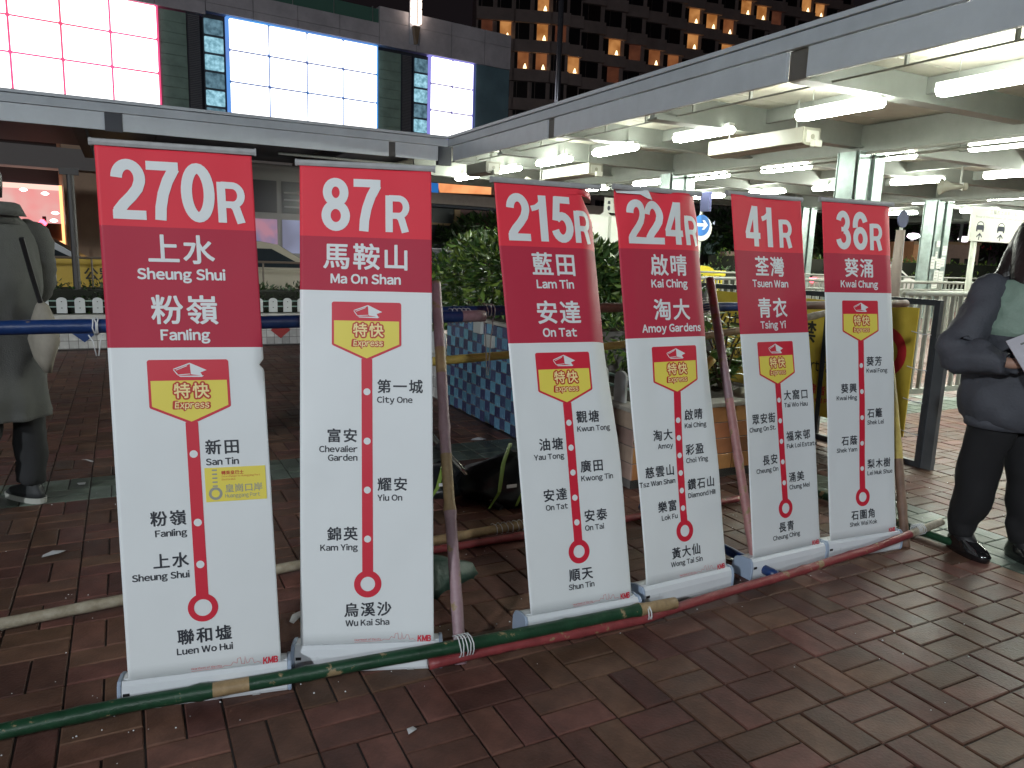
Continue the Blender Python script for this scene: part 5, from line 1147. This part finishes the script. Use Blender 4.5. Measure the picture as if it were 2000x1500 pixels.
def head_mesh(m, c, r, f):
    """face looks along +y; c centre"""
    rg = [(-.115, .035, .045, .012), (-.10, .058, .068, .012), (-.06, .070, .085, .004), (0, .076, .098, 0), (.05, .077, .100, -.004), (.09, .066, .085, -.006), (.115, .045, .055, -.008), (.126, .015, .02, -.008)]
    m.loft([(c[0], c[1]+o, c[2]+z, rx, ry) for z, rx, ry, o in rg], 24)
def human(root, H, pose, skin):
    k = H/1.72; J = []; E_ = []
    def j(p, r): J.append((Vector(p)*k, r*k if not isinstance(r, tuple) else tuple(x*k for x in r))); return len(J)-1
    pel = j((0, 0, .95), (.15, .11)); wa = j((0, pose['lean']*.3, 1.10), (.13, .10)); ch = j((0, pose['lean']*.7, 1.30), (.155, .115)); nb_ = j((0, pose['lean'], 1.44), (.07, .06)); nk = j((0, pose['lean']+.015, 1.52), .052)
    hd0 = j((0, pose['lean']+pose['head'], 1.57), .055); hd = j((0, pose['lean']+pose['head']+.01, 1.63), (.075, .088)); ht_ = j((0, pose['lean']+pose['head']-.005, 1.68), (.06, .07))
    E_ += [(pel, wa), (wa, ch), (ch, nb_), (nb_, nk), (nk, hd0), (hd0, hd), (hd, ht_)]
    nose = j((0, pose['lean']+pose['head']+.105, 1.605), .011); E_.append((hd, nose))
    for s, key in ((-1, 'L'), (1, 'R')):
        ar = pose['arm'+key]; sh_ = j((s*.155, pose['lean']*.9, 1.385), .042); el = j(ar[0], .042); wr = j(ar[1], .028); pm = j(ar[2], (.036, .02)); E_ += [(nb_, sh_), (sh_, el), (el, wr), (wr, pm)]
        d = (Vector(ar[2])-Vector(ar[1])).normalized(); side = d.cross(Vector((0, 0, 1))); side = side.normalized() if side.length > .1 else Vector((1, 0, 0)); cu = Vector(ar[3]) if len(ar) > 3 else Vector((0, 0, -1))
        for q, (o, l) in enumerate(((-.027, .06), (-.009, .072), (.009, .068), (.027, .05))):
            a0 = Vector(ar[2])+side*o+d*.02; f1 = j(a0, .0105); f2 = j(a0+d*l*.55+cu*.008, .0095); f3 = j(a0+d*l*.85+cu*.03, .008); E_ += [(pm, f1), (f1, f2), (f2, f3)]
        th = Vector(ar[1]).lerp(Vector(ar[2]), .6)+side*(-.03*s); t1 = j(th, .012); t2 = j(th+d*.03-side*.018*s+cu*.01, .0095); E_ += [(pm, t1), (t1, t2)]
        lg = pose['leg'+key]; hp = j((s*.085, 0, .90), .085); kn = j(lg[0], .058); ak = j(lg[1], .038); to = j((lg[2][0], lg[2][1]-.03, .025), .020); E_ += [(pel, hp), (hp, kn), (kn, ak), (ak, to)]
    return skin_body('body', J, E_, root, skin)
# --- coated man at the left edge (faces left and away)
mp = Vector((-2.56, 3.72, 0)); fa = math.atan2(.36, -.93)-math.pi/2
man = thing('person', 'person in a long grey coat and sneakers with their back turned, at the left edge', 'person', mp, fa)
poseM = dict(lean=.05, head=.03, armL=[(-.25, .07, 1.12), (-.16, .22, 1.10), (-.08, .27, 1.12)], armR=[(.25, .07, 1.12), (.20, .22, 1.05), (.12, .26, 1.06)],
             legL=[(-.10, .04, .50), (-.13, .10, .09), (-.13, .24, .04)], legR=[(.10, .0, .50), (.11, .04, .09), (.11, .18, .04)])
human(man, 1.74, poseM, M_skin)
M_coat = mat('grey_wool_coat', (.095, .098, .094), .9, var=.08, scale=25, bump=.3, bscale=160); M_trou = mat('charcoal_trousers', (.016, .017, .019), .8, var=.2)
c = MB().loft(dense([(0, 0, .49, .21, .145), (0, 0, .62, .205, .14), (0, .0, .85, .19, .13), (0, .0, 1.02, .185, .125), (0, -.01, 1.18, .195, .135), (0, -.0, 1.32, .195, .13), (0, .01, 1.42, .175, .11), (0, .02, 1.49, .115, .095), (0, .04, 1.53, .085, .08)], 5), 56)
for i, v in enumerate(c.v):
    x, y, z = v; a = math.atan2(y, x); f = max(0, (1.1-z))*.035*math.sin(a*7+1.3); c.v[i] = (x*(1+f*3), y*(1+f*3), z)
c.rumple(.012, 4).folds(.022, 5, (1, 1, .45)).build('coat', M_coat, man, smooth=True)
for s, ar in ((-1, poseM['armL']), (1, poseM['armR'])):
    MB().dtube([(s*.13, .0, 1.42), (s*.19, -.01, 1.40), (s*.235, .01, 1.27), Vector(ar[0]), Vector(ar[0]).lerp(Vector(ar[1]), .5), Vector(ar[1])], [.065, .075, .074, .072, .062, .052]).folds(.020, 9, off=s).build('sleeve', M_coat, man, smooth=True)
MB().loft([(0, .0, 1.46, .12, .10), (0, .01, 1.52, .10, .09), (0, .0, 1.56, .10, .09), (0, .0, 1.555, .115, .105), (0, -.01, 1.50, .135, .12)], 20).rumple(.01, 8).build('collar', M_coat, man, smooth=True)
for s, lg in ((-1, poseM['legL']), (1, poseM['legR'])):
    kn, ak = Vector(lg[0]), Vector(lg[1]); MB().dtube([(s*.08, 0, .92), (s*.09, 0, .75), kn, kn.lerp(ak, .5), ak+Vector((0, -.01, .07)), ak+Vector((0, 0, .035))], [.11, .100, .078, .072, .075, .070]).folds(.018, 8, (1, 1, .7), off=s).build('trouser_leg', M_trou, man, smooth=True)
    sh_ = MB().loft([(ak.x, ak.y+.05, 0.0, .045, .14), (ak.x, ak.y+.05, .03, .048, .145)], 20, pw=2.6).build('shoe_sole', mat('white_sole', (.45, .46, .42), .5), man)
    MB().loft([(ak.x, ak.y+.05, .03, .044, .138), (ak.x, ak.y+.035, .06, .042, .118), (ak.x, ak.y-.0, .09, .038, .062), (ak.x, ak.y-.015, .115, .036, .045)], 20, pw=2.4).build('sneaker', mat('dark_sneaker', (.03, .033, .035), .6), man, smooth=True)
hc = Vector((0, .09, 1.645))
MB().loft([(0, hc.y-.02, hc.z-.06, .078, .088), (0, hc.y-.02, hc.z, .086, .102), (0, hc.y-.012, hc.z+.05, .084, .105), (0, hc.y-.008, hc.z+.085, .068, .086), (0, hc.y, hc.z+.11, .03, .04)], 26).rumple(.008, 30).build('hair', M_hair, man, smooth=True)
for s in (-1, 1): MB().loft([(s*.083, hc.y+.005, hc.z-.055, .006, .012), (s*.088, hc.y, hc.z-.03, .009, .018), (s*.089, hc.y-.004, hc.z-.01, .007, .018), (s*.084, hc.y-.002, hc.z+.002, .004, .008)], 10).build('ear', M_skin, man, smooth=True)
bg_ = thing('shoulder_bag', 'beige canvas bag slung at the hip of the coated person', 'bag', mp+Vector((.23, -.04, .93)), fa+1.2)
MB().loft([(0, 0, -.20, .02, .015), (0, 0, -.13, .075, .035), (0, 0, -.03, .12, .05), (0, 0, .06, .10, .045), (0, 0, .13, .04, .025), (0, 0, .15, .015, .01)], 16, pw=2.5).rumple(.018, 10).build('pouch', mat('beige_canvas', (.26, .24, .20), .75, var=.15, scale=12), bg_, smooth=True)
MB().tube([(0, 0, .13), (-.06, .05, .30), (-.14, .1, .46)], .012, 6).build('strap', M_blk, bg_); MB().box(-.05, .05, -.055, -.045, -.02, .03).build('clasp', M_blk, bg_)
# --- woman at the right edge
wp0 = Vector((2.41, 3.56, 0)); fw = math.atan2(-.98, .18)-math.pi/2
wo = thing('person', 'long-haired person in a green and navy jacket holding a leaflet, at the right edge', 'person', wp0, fw)
poseW = dict(lean=.02, head=.02, armL=[(-.27, .02, 1.10), (-.15, .26, 1.02), (-.08, .32, 1.06), (0, 0, -.5)], armR=[(.35, .03, 1.10), (.25, .24, 1.06), (.19, .30, 1.10), (0, 0, -.5)],
             legL=[(-.10, .08, .48), (-.11, .10, .09), (-.11, .24, .03)], legR=[(.11, .0, .48), (.13, -.04, .09), (.13, .09, .03)])
human(wo, 1.60, poseW, mat('pale_skin', (.46, .27, .20), .5))
k_ = .93
M_nav = mat('navy_padded_cloth', (.058, .062, .076), .75, var=.12, scale=20, bump=.3, bscale=90); M_grn = mat('sage_green_cloth', (.19, .27, .22), .65, var=.1, scale=8, bump=.3, bscale=90); M_bp = mat('black_trousers', (.0065, .0065, .008), .9, var=.2)
zs_ = [(.66, .19, .15), (.70, .215, .18), (.78, .235, .195), (.92, .235, .195), (1.02, .23, .19), (1.10, .23, .185), (1.12, .23, .183), (1.20, .22, .17), (1.28, .20, .15), (1.34, .15, .12), (1.37, .095, .09)]
m = MB().loft(dense([(0, .01, z, a, b) for z, a, b in zs_], 4), 56)
nring = 56
for fi in range(len(m.m)-2):
    if fi//nring >= 20: m.m[fi] = 1
m.m[-1] = 1
m.rumple(.008, 5).folds(.026, 7, (1, 1, 1.2)).build('jacket', [M_nav, M_grn], wo, smooth=True)
MB().loft([(0, .01, .655, .205, .16), (0, .01, .70, .21, .165)], 30).build('jacket_hem', M_nav, wo, smooth=True)
MB().loft([(0, .02, 1.33, .125, .115), (0, .02, 1.38, .095, .095), (0, .025, 1.45, .088, .09), (0, .025, 1.46, .078, .08)], 24).rumple(.008, 9).build('collar', M_grn, wo, smooth=True)
for s, ar in ((-1, poseW['armL']), (1, poseW['armR'])):
    e, w_ = Vector(ar[0])*k_, Vector(ar[1])*k_
    MB().dtube([(s*.10, 0, 1.325), (s*.19, -.005, 1.30), (s*.245, .0, 1.18), e+Vector((s*.015, -.02, .0)), e.lerp(w_, .45)+Vector((s*.015, 0, -.01)), w_+Vector((0, -.02, 0)), w_], [.045, .078, .088, .092, .080, .055, .042]).folds(.030, 8, off=s*2).build('sleeve', M_nav, wo, smooth=True)
for s, lg in ((-1, poseW['legL']), (1, poseW['legR'])):
    kn, ak = Vector(lg[0])*k_, Vector(lg[1])*k_
    MB().dtube([(s*.075, 0, .80), (s*.09, 0.01, .66), kn+Vector((0, -.01, 0)), kn.lerp(ak, .5), ak+Vector((0, -.01, .08)), ak+Vector((0, 0, .0))], [.115, .106, .092, .084, .080, .055]).folds(.024, 7, (1, 1, .8), off=s*3).build('trouser_leg', M_bp, wo, smooth=True)
    MB().tube([(ak.x, ak.y+.09, .035), (ak.x, ak.y+.03, .065), (ak.x, ak.y-.005, .10), (ak.x, ak.y-.01, .20)], [.030, .044, .048, .050], 14).build('sock', M_blk, wo, smooth=True)
    MB().loft([(ak.x, ak.y+.045, 0.0, .046, .125), (ak.x, ak.y+.045, .03, .05, .132), (ak.x, ak.y+.035, .055, .045, .115), (ak.x, ak.y-.005, .085, .04, .06), (ak.x, ak.y-.01, .11, .040, .050), (ak.x, ak.y-.01, .16, .045, .055)], 22, pw=2.5).build('shoe', mat('glossy_black_shoe', (.01, .01, .011), .15, coat=.6), wo, smooth=True)
hz = Vector((0, .045, 1.53))
hm = MB().loft([(.04, -.085, 1.14, .07, .03), (.05, -.08, 1.22, .12, .06), (.04, -.065, 1.32, .125, .075), (0, -.055, 1.40, .105, .075), (0, -.03, hz.z-.05, .092, .088), (0, .01, hz.z, .090, .098), (0, .018, hz.z+.05, .085, .098), (0, .020, hz.z+.085, .065, .078), (0, .020, hz.z+.105, .025, .03)], 30).rumple(.010, 22)
hm.build('hair', M_hair, wo, smooth=True)
for s in (-1, 1): MB().loft([(s*.098, .075, 1.24, .026, .035), (s*.098, .06, 1.34, .034, .055), (s*.088, .05, 1.44, .034, .065), (s*.078, .04, 1.52, .032, .07), (s*.06, .03, 1.60, .03, .05)], 12).rumple(.008, 22).build('hair_side', M_hair, wo, smooth=True)
for s in (-1, 1): MB().loft([(s*.030, .117, 1.522, .010, .004), (s*.030, .121, 1.530, .014, .006), (s*.030, .117, 1.538, .010, .004)], 10).build('eye', M_blk, wo)
MB().loft([(0, .112, 1.463, .016, .006), (0, .117, 1.469, .022, .008), (0, .112, 1.475, .016, .006)], 10).build('mouth', mat('lip', (.35, .12, .10), .5), wo)
lfl = thing('leaflet', 'white printed leaflet held in front of the person at the right edge', 'leaflet', wp0+Matrix.Rotation(fw, 3, 'Z') @ Vector((.19, .31, 1.05)), fw)
m = MB(); m.box(-.11, .11, -.002, .002, -.08, .10); o = m.build('sheet', mat('leaflet_paper', (.48, .47, .52), .5, var=.08, scale=20), lfl); lfl.rotation_euler = (.5, .35, fw)
for q in range(4): MB().box(-.085, .06-.02*(q % 2), .0022, .003, .06-q*.035, .068-q*.035).box(-.085, .06, -.003, -.0022, .06-q*.035, .068-q*.035).build('printed_line', M_print, lfl)

# ================================================================== STREET LAMPS BEHIND THE VIEWER (they light the banners' fronts)
def street_lamp(label, x, y, h, tx_, ty_, power, col):
    r_ = thing('street_lamp', label, 'street lamp', (x, y, 0), math.atan2(ty_-y, tx_-x)-math.pi/2, 'street lamps behind the viewer')
    MB().tube([(0, 0, 0), (0, 0, h)], [.11, .07], 12).build('post', M_gal, r_, smooth=True); MB().tube([(0, 0, h-.05), (0, .4, h+.15), (0, 1.0, h+.22)], .035, 8).build('arm', M_gal, r_, smooth=True)
    MB().box(-.25, .25, .9, 1.7, h+.18, h+.28).build('head', M_gal, r_, bevel=.03)
    ld = bpy.data.lights.new('lamp_light', 'AREA'); ld.shape = 'RECTANGLE'; ld.size = .6; ld.size_y = .9; ld.energy = power; ld.color = col
    lo = bpy.data.objects.new('lamp_light', ld); COL.objects.link(lo); lo.parent = r_; lo.location = (0, 1.35, h+.10); lo.rotation_euler = (R(72), 0, 0)
    return r_
street_lamp('pale street lamp behind the viewer, to the left', -9, -15, 7.5, 0, 4, 2250, (.90, .96, 1.0))
street_lamp('pale street lamp behind the viewer, to the right', 5.5, -16.5, 8.0, 0, 4, 950, (.90, .96, 1.0))
